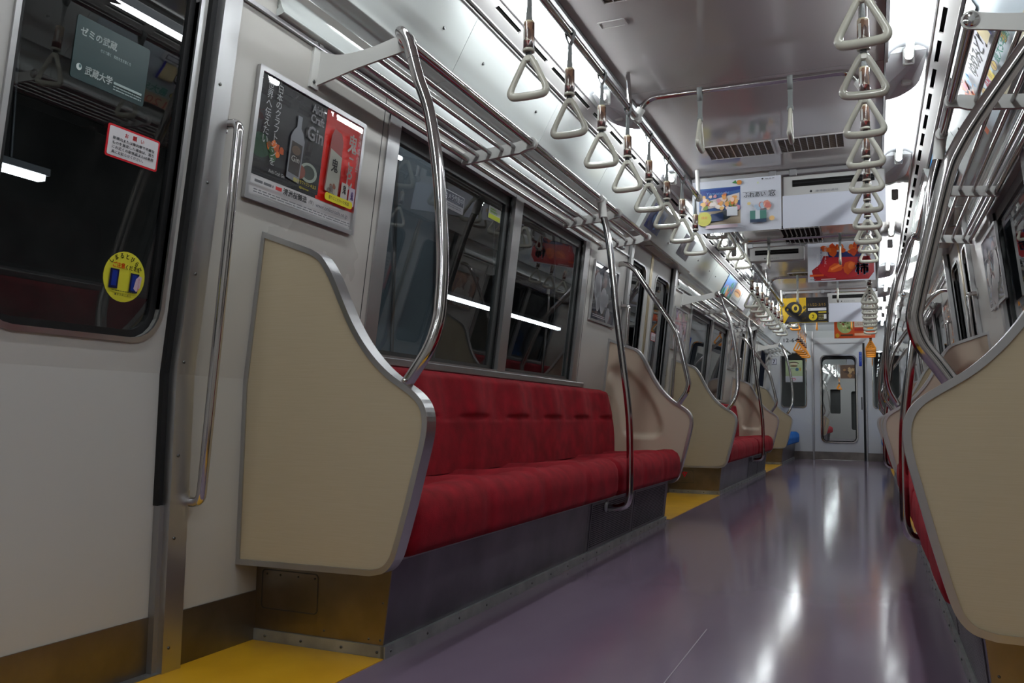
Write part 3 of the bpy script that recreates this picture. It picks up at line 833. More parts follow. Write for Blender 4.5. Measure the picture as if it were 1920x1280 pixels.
def pole_b(label):
    y = 3.87
    t = thing('grab_pole', (-.69,y,.22), label, 'pole', 'steel poles in front of the benches')
    path = catmull([(-.712,y,1.665),(-.705,y,1.62),(-.678,y,1.51),(-.657,y,1.36),(-.633,y,1.14),(-.606,y,.94),(-.580,y,.75),(-.566,y,.61),(-.562,y,.48),(-.562,y,.33),(-.565,y,.265),(-.578,y,.228),(-.61,y,.212),(-.65,y,.208),(-.685,y,.210)],6)
    MB().tube(path, .0165, 16).build('tube', M['steel'], t)
    mb = MB(); mb.tube([(-.712,y-.035,FZ0),(-.712,y+.035,FZ0)], .0215, 16); mb.tube([(-.711,y,FZ0),(-.700,y,1.59)], .0205, 16)
    mb.build('joint', M['white'], t)
    MB().lathe((-.690,y,.215), [(.028,.012),(.028,.018),(.02,.026)], 'x', 16).build('foot', M['alumd'], t)
    return t
pa = pole_a('bent steel pole nearest the camera on the left, from rack to first cream panel')
pb = pole_b('steel pole standing in front of the first left red bench')
pc = pole_c('bent steel bar on the first left bench far panel, running to the door post')
dup(pa, 'bent steel pole from the near end of the second left rack', dy=BAY)
dup(pb, 'steel pole in front of the second left red bench', dy=BAY)
dup(pc, 'bent steel bar on the second left bench far panel', dy=BAY)
dup(pa, 'bent steel pole on the left just before the end wall', dy=2*BAY)
dup(pc, 'thick bent steel bar rising from the large cream panel at the right edge', turn=CEN)
dup(pb, 'thick upright steel pole in front of the nearest right bench', turn=CEN, dy=.15, dx=.020)
dup(pa, 'bent steel pole at the far end of the nearest right rack', turn=CEN, dy=.08, dx=.020)
dup(pc, 'bent steel bar on the right just beyond the second right door', turn=CEN, dy=BAY)
dup(pb, 'upright steel pole in front of the second right bench', turn=CEN, dy=BAY+.15, dx=.020)
dup(pa, 'bent steel pole at the far end of the second right rack', turn=CEN, dy=BAY+.08, dx=.020)
dup(pc, 'bent steel bar on the right nearest the end wall', turn=CEN, dy=2*BAY)

# door post grab bars
def grab_bar(s, y, label):
    t = thing('door_grab_bar', (s*1.07,y,.9), label, 'handrail', 'upright steel grab bars beside the doors')
    z0, z1 = .403, 1.366
    def X(z): return s*(wallx(z)-.052)
    path = fillet([(s*(wallx(z0)-.002),y,z0),(X(z0),y,z0),(X(z1),y,z1),(s*(wallx(z1)-.002),y,z1)], .025, 5)
    MB().tube(path, .0125, 14).build('bar', M['steel'], t)
    for z in (z0, z1):
        MB().bbox(s*(wallx(z)-.006), s*wallx(z), y-.013, y+.013, z-.02, z+.03, .003).build('foot_plate', M['chrome'], t)
    return t
grab_bar(-1, 1.660, 'upright steel grab bar on the left wall between the nearest door and the first bench')
grab_bar(-1, 5.425, 'upright steel grab bar just before the second left door')
grab_bar(-1, 6.925, 'upright steel grab bar just beyond the second left door')
grab_bar(-1, 10.655, 'upright steel grab bar just before the third left door')
grab_bar(-1, 12.155, 'upright steel grab bar just beyond the third left door')
grab_bar(1, 5.425, 'upright steel grab bar before the second right door, beside the framed poster')
grab_bar(1, 6.925, 'upright steel grab bar beyond the second right door')
grab_bar(1, 10.655, 'upright steel grab bar before the third right door')
grab_bar(1, 12.155, 'upright steel grab bar beyond the third right door')

# ================================================================ LUGGAGE RACKS
RODS = [(.783,1.670),(.832,1.665),(.885,1.657),(.938,1.652),(.985,1.642)]
FX, FZ = .712, 1.680
def rack(s, y0, y1, brs, label, grp, fx=FX, bolt=False):
    g0 = fx-FX
    t = thing('luggage_rack', (s*.86,(y0+y1)/2,1.64), label, 'rack', grp)
    MB().tube([(s*fx,y0,FZ),(s*fx,y1,FZ)], .0150, 14).build('front_rail', M['steel'], t)
    for x, z in RODS[:4]: MB().tube([(s*(x+g0),y0,z),(s*(x+g0),y1,z)], .0078, 8).build('rod', M['steel'], t)
    MB().tube([(s*(RODS[4][0]+g0*.5),y0,RODS[4][1]),(s*(RODS[4][0]+g0*.5),y1,RODS[4][1])], .011, 8).build('rod', M['steel'], t)
    y = y0
    up = catmull([(1.016,1.722,0),(1.0,1.700,0),(.975,1.686,0),(.935,1.676,0),(.88,1.676,0),(.82,1.683,0),(.76,1.696,0),(.718+g0,1.705,0)],3)
    arc = [(fx-.025*math.cos(a), FZ+.025*math.sin(a)) for a in [PI/2-PI*k/8 for k in range(9)]]
    dn = [(.74+g0,1.650),(.87,1.628),(1.024,1.592)]
    mb = MB(); mb.prism([(s*p.x,p.y) for p in up]+[(s*a,b) for a,b in arc]+[(s*a,b) for a,b in dn], 'y', y-.004, y+.004); b = mb.build('end_bracket', M['white'], t)
    mb = MB(); mb.prism([(s*(wallx(1.582)+.002),1.582),(s*(wallx(1.582)-.008),1.582),(s*(wallx(1.728)-.008),1.728),(s*(wallx(1.728)+.002),1.728)],'y',y-.034,y+.006); mb.build('wall_plate', M['white'], b)
    screws([(s*(wallx(1.71)-.008),y-.018,1.71),(s*(wallx(1.60)-.008),y-.018,1.60)], 'x', 'screws', b, .006, -s)
    if bolt: MB().lathe((s*fx,y-.004,FZ), [(.020,0),(.020,-.004),(.016,-.008),(.008,-.010)], 'y', 18).build('bolt_head', M['chrome'], b)
    else: MB().lathe((s*fx,y,FZ), [(.020,-.018),(.0245,-.008),(.0245,.012),(.018,.02)], 'y', 16).build('end_cap', M['chrome'], b)
    for y in brs+[y1]:
        pts = [(1.01,1.668),(.775+g0,1.688),(.735+g0,1.697)]+[(fx-.0225*math.cos(a), FZ+.0225*math.sin(a)) for a in [PI*.8-PI*1.3*k/10 for k in range(11)]]+[(.735+g0,1.655),(.76+g0,1.645),(1.01,1.622)]
        mb = MB(); mb.prism([(s*a,b) for a,b in pts], 'y', y-.009, y+.009); mb.build('bracket', M['white'], t)
    return t
GR = 'steel luggage racks above the benches'
BR = [2.960,4.165]
rack(-1, 2.005, 4.785, BR, 'steel rod luggage rack above the first left bench', GR)
rack(-1, 2.005+BAY, 4.785+BAY, [y+BAY for y in BR], 'steel rod luggage rack above the second left bench', GR)
rack(-1, 12.50, 14.15, [13.3], 'short steel luggage rack on the left next to the end wall', GR)
rack(1, 2.42, 5.26, [3.03,4.18], 'steel rod luggage rack at the top right corner of the photo', GR, .737, True)
rack(1, 2.42+BAY, 5.26+BAY, [3.03+BAY,4.18+BAY], 'steel rod luggage rack above the second right bench', GR, .737, True)
rack(1, 12.60, 14.30, [13.4], 'short steel luggage rack on the right next to the end wall', GR, .737, True)

# ================================================================ STRAP RAILS AND STRAPS
RX = .476; RZ = 1.978
def strap_rail(s, y0, y1, z, label):
    t = thing('strap_rail', (s*RX,(y0+y1)/2,z), label, 'rail', 'steel rails that carry the hanging straps')
    MB().tube([(s*RX,y0,z),(s*RX,y1,z)], .0145, 14).build('tube', M['steel'], t)
    for y, g in ((y0,-1),(y1,1)):
        mb = MB(); mb.lathe((s*RX,y,z), [(.012,-.03),(.021,-.022),(.024,-.008),(.024,.008),(.021,.022),(.012,.03)], 'y', 16)
        mb.tube([(s*RX,y,z),(s*(RX+.01),y,2.15)], .012, 10); mb.build('rail_end', M['white'], t)
    ys = [(y0+y1)/2] if y1-y0 > 2 else []
    for y in ys:
        mb = MB(); mb.tube([(s*RX,y,z),(s*(RX+.012),y,2.15)], .010, 10); mb.build('stay', M['steel'], t)
    return t
strap_rail(-1, 1.93, 5.125, RZ, 'long steel strap rail over the left side of the aisle nearest the camera')
strap_rail(1, 1.93, 5.125, RZ, 'long steel strap rail over the right side of the aisle nearest the camera')
strap_rail(-1, 5.62, 7.06, 2.088, 'short raised strap rail on the left between the second doors')
strap_rail(1, 5.62, 7.06, 2.088, 'short raised strap rail on the right between the second doors')
strap_rail(-1, 7.30, 10.36, RZ, 'left strap rail above the front edge of the second benches')
strap_rail(1, 7.30, 10.36, RZ, 'right strap rail above the front edge of the second benches')
strap_rail(-1, 10.85, 12.30, 2.088, 'short raised strap rail on the left between the third doors')
strap_rail(1, 10.85, 12.30, 2.088, 'short raised strap rail on the right between the third doors')
strap_rail(-1, 12.50, 14.25, RZ, 'left strap rail with orange straps before the end wall')
strap_rail(1, 12.50, 14.25, RZ, 'right strap rail with orange straps before the end wall')

def make_strap(kind, mat, belt):
    """hangs from the origin (rail centre); handle lies in the xz plane. kind: long, short"""
    t = bpy.data.objects.new('hanging_strap', None); COL.objects.link(t); ROOTLOC[t.name] = Vector((0,0,0)); t.empty_display_size = .05
    if kind == 'long': zb, zs0, zs1, hz = -.135, -.222, -.130, -.240
    elif kind == 'mid': zb, zs0, zs1, hz = -.13, None, None, -.130
    else: zb, zs0, zs1, hz = -.10, None, None, -.095
    mb = MB(); w = .011; th = .0012; r = .0165
    # loop over the rail, both ends going down; belt faces along the rail direction
    ring = [(r*math.cos(a), r*math.sin(a)) for a in [PI*j/8 for j in range(9)]]
    path = [(.001,-.045)]+[(r*.75,-.018)]+[(p[0],p[1]) for p in ring]+[(-r*.75,-.018),(-.001,-.045)]
    n = len(path)
    vs = []
    for i,(x,z) in enumerate(path):
        a = Vector(path[max(i-1,0)]); b = Vector(path[min(i+1,n-1)]); tt = (b-a).normalized(); nn = Vector((tt.y,-tt.x))*th
        for dx,dz in ((0,0),(nn.x,nn.y)):
            for y in (-w,w): vs.append((x+dx, y, z+dz))
    fs = []
    for i in range(n-1):
        a = i*4; b = a+4
        fs += [(a,a+1,b+1,b),(a+2,b+2,b+3,a+3),(a,b,b+2,a+2),(a+1,a+3,b+3,b+1)]
    fs += [(0,2,3,1),(4*n-4,4*n-3,4*n-1,4*n-2)]
    mb.add(vs, fs, None, True)
    lv = []; K = 8
    for i in range(K+1):
        q = i/K; z = -.040+(zb+.040)*q; a = PI/2-(.9 if zs0 is not None else 0)*q; hw = w*(1-.15*math.sin(PI*q))
        c, sn = math.cos(a)*hw, math.sin(a)*hw; e = .0022
        lv += [(c+e*math.sin(a),sn-e*math.cos(a),z),(c-e*math.sin(a),sn+e*math.cos(a),z),(-c-e*math.sin(a),-sn+e*math.cos(a),z),(-c+e*math.sin(a),-sn-e*math.cos(a),z)]
    mb.add(lv, [(4*i+k,4*i+(k+1)%4,4*i+4+(k+1)%4,4*i+4+k) for i in range(K) for k in range(4)]+[(3,2,1,0),(4*K,4*K+1,4*K+2,4*K+3)])
    mb.build('belt', belt, t)
    if zs0 is not None:
        sl = MB().lathe((0,0,0), [(.0165,zs0),(.0175,zs0+.002),(.0175,zs1-.004),(.015,zs1)], 'z', 14).build('sleeve', M['sleeve'], t)
        lb = MB(); q = [(.0179*math.cos(a), -.0179*abs(math.sin(a))) for a in [PI*(.62+.16*i/4) for i in range(5)]]
        lb.add([(x,y,zs0+.030) for x,y in q]+[(x,y,zs1-.018) for x,y in q], [(i,i+1,5+i+1,5+i) for i in range(4)]); lb.build('label_strip', ink(190,190,185), sl)
        MB().lathe((0,0,0), [(.0130,zs0-.006),(.0188,zs0-.005),(.0188,zs0+.003),(.016,zs0+.004)], 'z', 14).build('sleeve_ring', mat, t)
        MB().bbox(-.009,.009,-.006,.006,hz-.008,zs0-.004,.002).build('neck', M['black'], t)
    else:
        mb = MB(); mb.bbox(-.008,.008,-.0125,.0125,hz-.008,zb+.012,.002); mb.build('buckle', belt, t)
    # rounded triangular handle
    H = .127; Wd = .061
    loop = [(0,hz-.004),(.012,hz-.012),(.030,hz-.045),(.048,hz-.080),(Wd-.002,hz-.106),(Wd-.004,hz-.118),(.046,hz-H+.002),(0,hz-H)]
    full = loop+[(-x,z) for x,z in loop[-2:0:-1]]
    pts = [(p.x,0,p.z) for p in catmull([(x,0,z) for x,z in full],3,True)]
    rr = []
    for x,y,z in pts:
        b = max(0,(hz-.09-z)/.03); rr.append((.0078+.0025*min(b,1), .0100+.003*min(b,1)))
    mb = MB(); mb.tube(pts, .008, 10, None, True, rr=rr)
    mb.bbox(-.010,.010,-.008,.008,hz-.018,hz+.001,.003)
    mb.build('handle', mat, t)
    return t
SP = {'long': make_strap('long', M['ivory'], M['belt']), 'short': make_strap('short', M['ivory'], M['belt']),
      'mid': make_strap('mid', M['ivory'], M['belt']),
      'olong': make_strap('long', M['orange'], M['beltor']), 'oshort': make_strap('short', M['orange'], M['beltor']), 'omid': make_strap('mid', M['orange'], M['beltor'])}
used = set()
def strap(kind, x, y, z, label, grp, rz=0., tilt=0.):
    p = SP[kind]
    if kind in used:
        o = p.copy(); COL.objects.link(o)
        for ch, sub in PROTO_KIDS[kind]:
            c = ch.copy(); COL.objects.link(c); c.parent = o
            for g in sub: gc = g.copy(); COL.objects.link(gc); gc.parent = c
    else: o = p; used.add(kind)
    o.location = (x,y,z); o.rotation_euler = (0,0,rz)
    tag(o, label, 'strap', grp); return o
PROTO_KIDS = {k: [(c, list(c.children)) for c in v.children] for k, v in SP.items()}
for s, sd in ((-1,'left'),(1,'right')):
    off = 0 if s < 0 else -.035
    for i in range(1,9):
        y = 1.955+.383*i+off
        if i == 0: lab = 'triangular ivory strap on the %s rail just above the top edge of the photo' % sd
        else: lab = '%s triangular ivory strap with printed sleeve from the camera on the %s rail' % (ordw[i-1], sd)
        strap('long', s*RX, y, RZ, lab, 'ivory straps on the nearest rails', random.uniform(-.10,.10))
    for i in range(4):
        strap('short', s*RX, 5.80+.42*i, 2.088, '%s short ivory strap between the second doors on the %s' % (ordw[i], sd), 'short ivory straps between the second doors')
    for i in range(8):
        strap('long', s*RX, 7.607+.383*i, RZ, '%s ivory strap from the camera on the %s rail of the second benches' % (ordw[i], sd), 'ivory straps over the second benches', random.uniform(-.15,.15))
    for i in range(4):
        k = 'short' if i < 3 else 'oshort'
        strap(k, s*RX, 11.03+.40*i, 2.088, '%s short %s strap between the third doors on the %s' % (ordw[i], 'ivory' if i<3 else 'orange', sd), 'short straps between the third doors')
    for i in range(5):
        dz = 0 if i % 2 == 0 else -.07
        strap('olong', s*RX, 12.68+.36*i, RZ+(0 if i%2==0 else -.0), '%s orange priority strap from the camera on the %s rail near the end wall' % (ordw[i], sd), 'orange straps near the end wall', random.uniform(-.2,.2))

def cross_bar(y, z0, z1, xs, kind, label, slabs, wrap=True):
    t = thing('overhead_bar', (0,y,z1), label, 'handrail', 'steel bars across the ceiling with two straps')
    if wrap: path = fillet([(-RX,y,z0),(-.425,y,z1),(.425,y,z1),(RX,y,z0)], .07, 6)
    else: path = [(-RX,y,z1),(RX,y,z1)]
    MB().tube(path, .0135, 14).build('tube', M['steel'], t)
    for s in (-1,1):
        mb = MB(); a = Vector(path[0] if s < 0 else path[-1]); b = Vector(path[1] if s < 0 else path[-2])
        d = (b-a).normalized(); mb.tube([a-d*.015, a+d*.045], .0205, 14); mb.tube([(s*RX,y-.03,z0),(s*RX,y+.03,z0)], .0195, 14)
        mb.build('joint', M['white'], t)
    for x, lb in zip(xs, slabs):
        strap(kind, x, y, z1, lb, 'straps on the bars across the ceiling', PI/2)
cross_bar(3.63, RZ, 2.062, (-.19,.187), 'mid', 'steel bar across the ceiling over the first benches', ('left of the two edge-on straps on the nearest cross bar','right of the two edge-on straps on the nearest cross bar'))
cross_bar(7.05, 2.088, 2.088, (-.27,.27), 'short', 'steel bar across the ceiling just past the first adverts', ('edge-on strap left of centre below the first hanging advert','edge-on strap in front of the red fruit advert'), False)
cross_bar(8.88, RZ, 2.062, (-.19,.187), 'mid', 'steel bar across the ceiling in front of the black and yellow advert', ('edge-on strap in front of the black and yellow advert','edge-on strap in front of the far blank white sheet'))
cross_bar(12.28, 2.088, 2.088, (-.20,.24), 'oshort', 'steel bar across the ceiling near the end wall with orange straps', ('orange edge-on strap left of centre near the end wall','orange edge-on strap in front of the orange advert'), False)

# ================================================================ PRINTED SHEETS
_tc = {}
def glyphs(txt):
    """mesh data of a line of lettering, 1 unit high, cached"""
    if txt not in _tc:
        c = bpy.data.curves.new('lettering', 'FONT'); c.body = txt; c.size = 1; c.resolution_u = 2
        o = bpy.data.objects.new('lettering', c); COL.objects.link(o)
        bpy.context.view_layer.update()
        dg = bpy.context.evaluated_depsgraph_get()
        m = bpy.data.meshes.new_from_object(o.evaluated_get(dg))
        vs = [(v.co.x, v.co.y) for v in m.vertices]; fs = [tuple(p.vertices) for p in m.polygons]
        bpy.data.objects.remove(o); bpy.data.curves.remove(c); bpy.data.meshes.remove(m)
        if vs:
            x0 = min(v[0] for v in vs); x1 = max(v[0] for v in vs); y0 = min(v[1] for v in vs); y1 = max(v[1] for v in vs)
        else: x0=x1=y0=y1=0
        _tc[txt] = (vs, fs, (x0,x1,y0,y1))
    return _tc[txt]
class Sheet:
    """flat print: u to the right, v up, seen from the side the normal points to"""
    def __init__(s, o, R, U, w, h, step=.00025, gloss=.35):
        s.o = Vector(o); s.R = Vector(R).normalized(); s.U = Vector(U).normalized(); s.N = s.R.cross(s.U).normalized()
        s.w, s.h = w, h; s.mb = MB(); s.mb.keep = True; s.k = 0; s.step = step; s.gl = gloss
    def P(s, u, v, d=None): 
        d = s.k*s.step if d is None else d
        return s.o + s.R*u*s.w + s.U*v*s.h + s.N*(d+.0006)
    def poly(s, pts, c):
        s.k += 1; s.mb.add([s.P(*p) for p in pts], [tuple(range(len(pts)))], ink(*c, s.gl)); return s
    def rect(s, x0, y0, x1, y1, c): return s.poly([(x0,y0),(x1,y0),(x1,y1),(x0,y1)], c)
    def ell(s, x, y, rx, ry, c, n=20, a0=0): return s.poly([(x+rx*math.cos(2*PI*i/n+a0), y+ry*math.sin(2*PI*i/n+a0)) for i in range(n)], c)
    def rr(s, x0, y0, x1, y1, c, r=.02):
        asp = s.w/s.h; pts = rrect(x0*asp, x1*asp, y0, y1, r, 4); return s.poly([(a/asp,b) for a,b in pts], c)
    def text(s, txt, x, y, hgt, c, wid=None, vert=False, bold=0, rot=0, slant=0.):
        """hgt: character height as a fraction of the sheet height; wid: total width fraction"""
        s.k += 1
        if vert:
            for i, ch in enumerate(txt):
                s.k -= 1; s.text(ch, x, y-i*hgt*1.08, hgt, c, wid, bold=bold)
            s.k += 1; return s
        vs, fs, (x0,x1,y0,y1) = glyphs(txt)
        if not vs: return s
        if len(txt) == 1 and ord(txt) > 0x3000: y0, y1, x0, x1 = min(y0,-.05), max(y1,.75), min(x0,0), max(x1,.9)
        sc = hgt*s.h/max(.2, (y1-y0)); sx = sc if wid is None else wid*s.w/max(.2,(x1-x0))
        offs = [(0,0)]
        if bold: offs = [(0,0),(bold,0),(0,bold),(bold,bold)]
        for ox, oy in offs:
            pts = []
            for a, b in vs:
                u = ((a-x0)*sx+ox*s.w); v = (b-y0)*sc+oy*s.w; u += v*slant
                if rot: u, v = u*math.cos(rot)-v*math.sin(rot), u*math.sin(rot)+v*math.cos(rot)
                pts.append(s.P(x+u/s.w, y+v/s.h))
            s.mb.add(pts, fs, ink(*c, s.gl))
        return s
    def bars(s, x0, y0, x1, y1, n, c, seed=1):
        r = random.Random(seed); s.k += 1
        for i in range(n):
            y = y1-(y1-y0)*(i+.5)/n; hh = (y1-y0)/n*.22
            x = x0
            while x < x1:
                w = r.uniform(.02,.07)
                xe = min(x+w, x1); s.mb.add([s.P(x,y-hh),s.P(xe,y-hh),s.P(xe,y+hh),s.P(x,y+hh)],[(0,1,2,3)], ink(*c,s.gl)); x = xe+.008
        return s
    def blobs(s, x0, y0, x1, y1, n, cols, rmin, rmax, seed=1):
        r = random.Random(seed)
        for i in range(n):
            rr = r.uniform(rmin, rmax); x = r.uniform(x0+rr,x1-rr); y = r.uniform(y0+rr,y1-rr) if y1-y0 > 2*rr else (y0+y1)/2
            s.poly([(x+rr*(1+.3*r.uniform(-1,1))*math.cos(2*PI*k/9), y+rr*s.w/s.h*(1+.3*r.uniform(-1,1))*math.sin(2*PI*k/9)) for k in range(9)], cols[i%len(cols)])
        return s
    def build(s, parent, name='print'): return s.mb.build(name, None, parent)
def sheet_thing(name, o, R, U, w, h, label, cat, paper=(215,215,215), thick=.0012, group=None, gloss=.35, corner=0., mat=None):
    """a thing that is a thin sheet; returns (thing, Sheet)"""
    R = Vector(R).normalized(); U = Vector(U).normalized(); N = R.cross(U)
    o = Vector(o); base = o+R*w/2
    t = thing(name, base, label, cat, group)
    mb = MB()
    pts = rrect(0,w,0,h,corner,4) if corner else [(0,0),(w,0),(w,h),(0,h)]
    n = len(pts)
    mb.add([o+R*a+U*b+N*.0004 for a,b in pts]+[o+R*a+U*b-N*thick for a,b in pts], [tuple(range(n)), tuple(range(2*n-1,n-1,-1))]+[(i,(i+1)%n,n+(i+1)%n,n+i) for i in range(n)])
    mb.build('sheet', mat or ink(*paper, gloss), t)
    return t, Sheet(o, R, U, w, h, gloss=gloss)

def wall_frame(s, y0, y1, z0, z1, label):
    """aluminium poster frame on the leaning side wall; returns thing and Sheet"""
    d = .012
    b = Vector((s*(wallx(z0)-.002), y0, z0)); tp = Vector((s*(wallx(z1)-.002), y0, z1))
    U = (tp-b).normalized(); R = Vector((0,1,0)) if s < 0 else Vector((0,-1,0)); N = R.cross(U)
    o = b if s < 0 else Vector((b.x, y1, z0)); w = y1-y0; h = (tp-b).length
    t = thing('poster_frame', (s*1.06,(y0+y1)/2,z0), label, 'poster', 'framed posters on the side walls')
    def P(u,v,dd): return o+R*u+U*v+N*dd
    MB().ring(rrect(0,w,0,h,.004,2), rrect(.014,w-.014,.014,h-.014,.003,2), P, 0, .012).build('frame', M['alum'], t)
    q = MB(); q.add([P(a,c,e) for e in (0,.003) for a,c in ((.012,.012),(w-.012,.012),(w-.012,h-.012),(.012,h-.012))], [(0,1,2,3),(4,5,6,7),(0,1,5,4),(1,2,6,5),(2,3,7,6),(3,0,4,7)])
    q.build('backing', ink(200,200,200), t)
    g = MB(); g.add([P(a,c,.0105) for a,c in ((.013,.013),(w-.013,.013),(w-.013,h-.013),(.013,h-.013))], [(0,1,2,3)]); g.keep = True
    g.build('clear_cover', M['cover_glass'], t)
    return t, Sheet(P(.014,.014,.003), R, U, w-.028, h-.028)
M['cover_glass'] = glass_mat('poster_cover', (.98,.98,.98), 1.4)

# first left poster: black and red drinks advert ---------------------
t, S = wall_frame(-1, 1.753, 2.270, 1.202, 1.564, 'framed black and red drinks poster on the left wall above the nearest cream panel')
S.rect(0,0,1,1,(200,198,200)); S.rect(0,.17,.62,1,(8,7,16)); S.rect(.62,.17,1,1,(210,24,16)); S.rect(.60,.17,.64,.2,(210,24,16))
S.ell(.06,.42,.09,.10,(25,60,40)); S.blobs(.10,.33,.30,.52,9,[(215,110,30),(180,80,30),(120,70,30),(40,80,40)],.02,.035,3)
S.ell(.50,.36,.085,.085,(150,160,150)); S.ell(.50,.36,.06,.062,(50,60,55)); S.ell(.42,.34,.05,.06,(120,60,45))
S.poly([(.30,.25),(.42,.23),(.43,.60),(.41,.66),(.385,.70),(.385,.80),(.345,.80),(.345,.70),(.32,.66),(.30,.60)],(120,122,130))
S.poly([(.31,.30),(.41,.285),(.415,.56),(.315,.57)],(42,34,34)); S.ell(.362,.50,.04,.04,(95,75,60)); S.text('Gin',.325,.40,.05,(190,190,185),.075)
S.text('世界へ伝えたい',.055,.885,.068,(175,178,180),.05,vert=True)
S.text('日本のクラフトジンを',.135,.895,.062,(175,178,180),.05,vert=True)
S.text('Aichi',.46,.885,.075,(170,170,175),.12,bold=.003); S.text('Craft',.455,.80,.07,(170,170,175),.13,bold=.003); S.text('Gin',.44,.64,.12,(165,165,170),.15,bold=.004)
S.text('Aichi Craft Gin',.14,.225,.03,(170,170,170),.14)
S.text('愛知クラフトジン キヨス',.36,.235,.035,(205,190,40),.22); S.text('@kiyosu',.42,.195,.022,(205,190,40),.09)
S.poly([(.655,.28),(.80,.24),(.82,.32),(.80,.66),(.80,.76),(.775,.83),(.70,.85),(.675,.78),(.67,.70)],(120,35,32)); S.poly([(.665,.27),(.80,.25),(.805,.62),(.68,.66)],(150,150,140))
S.text('鬼',.70,.46,.12,(30,28,30),.07,bold=.003); S.text('ころし',.735,.28,.055,(35,30,30),.035,vert=True); S.blobs(.67,.26,.79,.36,6,[(110,60,40),(150,140,125),(90,80,75)],.012,.02,5)
S.text('鬼',.84,.70,.17,(190,185,180),.10,bold=.004); S.text('ころ',.855,.56,.10,(190,185,180),.07,vert=True,bold=.004); S.text('し',.85,.355,.20,(190,185,180),.08,bold=.004)
S.text('清洲城信長',.945,.87,.075,(185,180,178),.035,vert=True)
S.rect(.822,.23,.895,.40,(170,165,160)); S.rect(.91,.215,.975,.385,(170,160,175)); S.text('鬼',.835,.30,.08,(30,30,30),.04,bold=.002); S.text('鬼',.925,.27,.08,(70,40,110),.035,bold=.002)
S.rr(.66,.185,.96,.255,(205,195,20),.03); S.text('造りにこだわった名酒',.70,.205,.035,(40,30,20),.22)
S.text('清洲桜醸造',.27,.085,.055,(25,25,30),.22,bold=.002); S.text('(株)',.51,.085,.045,(25,25,30),.05)
S.text('www.onikoroshi.co.jp',.58,.075,.05,(60,60,75),.34); S.rect(.20,.10,.255,.13,(190,40,40)); S.bars(.02,.09,.18,.14,1,(90,90,95),2); S.bars(.02,.015,.95,.055,2,(110,110,115),4)
S.build(t)
# other framed posters -------------------------------------------------
def swirl_poster(s, y0, y1, label, seed, pal, ink2):
    t, S = wall_frame(s, y0, y1, 1.202, 1.564, label)
    S.rect(0,0,1,1,pal[0]); S.blobs(.02,.02,.98,.98,26,pal[1:],.05,.13,seed)
    r = random.Random(seed)
    for i in range(7):
        a = r.uniform(.1,.8); b = r.uniform(.08,.6); w = r.uniform(.1,.25)
        pts = [(a+w*math.cos(q*.5)*.6*(1-q*.03), b+w*math.sin(q*.5)) for q in range(12)]
        pts += [(x+.012,y+.012) for x,y in pts[::-1]]
        S.poly(pts, ink2)
    S.bars(.06,.04,.60,.10,2,ink2,seed); S.build(t); return t
swirl_poster(-1, 4.755, 5.275, 'framed grey poster with white swirling lines on the left wall behind the first upright pole', 11, [(60,62,75),(90,80,85),(55,58,72),(120,95,95),(45,48,60),(80,85,95)], (170,170,175))
swirl_poster(1, 4.40, 4.92, 'framed multicoloured poster on the right wall above the second right end panel', 21, [(110,105,120),(150,90,80),(80,95,130),(160,150,150),(90,80,100),(70,90,110)], (210,205,205))
swirl_poster(-1, 1.762+BAY, 2.278+BAY, 'framed pink and white poster on the left wall just beyond the second left door', 31, [(170,160,170),(190,150,170),(150,130,160),(200,190,195),(120,110,140)], (225,220,225))
swirl_poster(-1, 4.755+BAY, 5.275+BAY, 'framed brownish poster on the left wall at the far end of the second red bench', 41, [(120,100,95),(150,110,90),(100,95,105),(170,150,140)], (200,195,190))
swirl_poster(1, 1.762+BAY, 2.278+BAY, 'framed poster on the right wall just beyond the second right door', 51, [(170,130,110),(190,150,130),(140,110,110),(200,180,170)], (225,220,215))

# stickers on glass ------------------------------------------------------
def lean_sheet(name, s, y0, y1, z0, z1, depth, label, cat, paper, corner=.006, group=None, thick=.0008):
    b = Vector((s*(wallx(z0)+depth), y0, z0)); tp = Vector((s*(wallx(z1)+depth), y0, z1)); U = (tp-b).normalized()
    if s < 0: return sheet_thing(name, b, (0,1,0), U, y1-y0, (tp-b).length, label, cat, paper, thick, group, .3, corner)
    return sheet_thing(name, (b.x, y1, z0), (0,-1,0), U, y1-y0, (tp-b).length, label, cat, paper, thick, group, .3, corner)
DG = .0325
t, S = lean_sheet('advert_sticker', -1, 1.235, 1.432, 1.338, 1.474, DG, 'dark green university sticker high on the nearest left door glass', 'sticker', (10,42,44))
S.text('ゼミの武蔵',.055,.70,.135,(185,195,195),.48,bold=.004); S.text('ゼミで磨く　知性を生き抜く力',.33,.575,.055,(160,175,175),.42)
S.text('武蔵大学',.17,.12,.14,(195,205,205),.36,bold=.004); S.ell(.09,.20,.035,.055,(190,200,200)); S.ell(.10,.215,.015,.03,(60,90,90)); S.rect(.55,.165,.95,.205,(150,165,165)); S.bars(.55,.06,.95,.15,2,(140,155,155),3)
S.build(t)
t, S = lean_sheet('notice_sticker', -1, 1.346, 1.496, 1.201, 1.275, DG, 'white notice with red border on the nearest left door glass below the green sticker', 'sticker', (185,20,35))
S.rr(.03,.06,.97,.94,(205,203,208),.05); S.text('お',.31,.715,.13,(205,30,40),.07,bold=.003); S.text('願',.46,.715,.14,(205,30,40),.08,bold=.003); S.text('い',.61,.715,.12,(205,30,40),.07,bold=.003)
for i, l in enumerate(('駅構内または車内等で不審な','ものを発見した場合は、直ち','にお近くの駅係員または乗務','員にお知らせください。')): S.text(l,.10,.555-.14*i,.095,(35,35,45),.80 if i < 3 else .60,bold=.0015)
S.build(t)
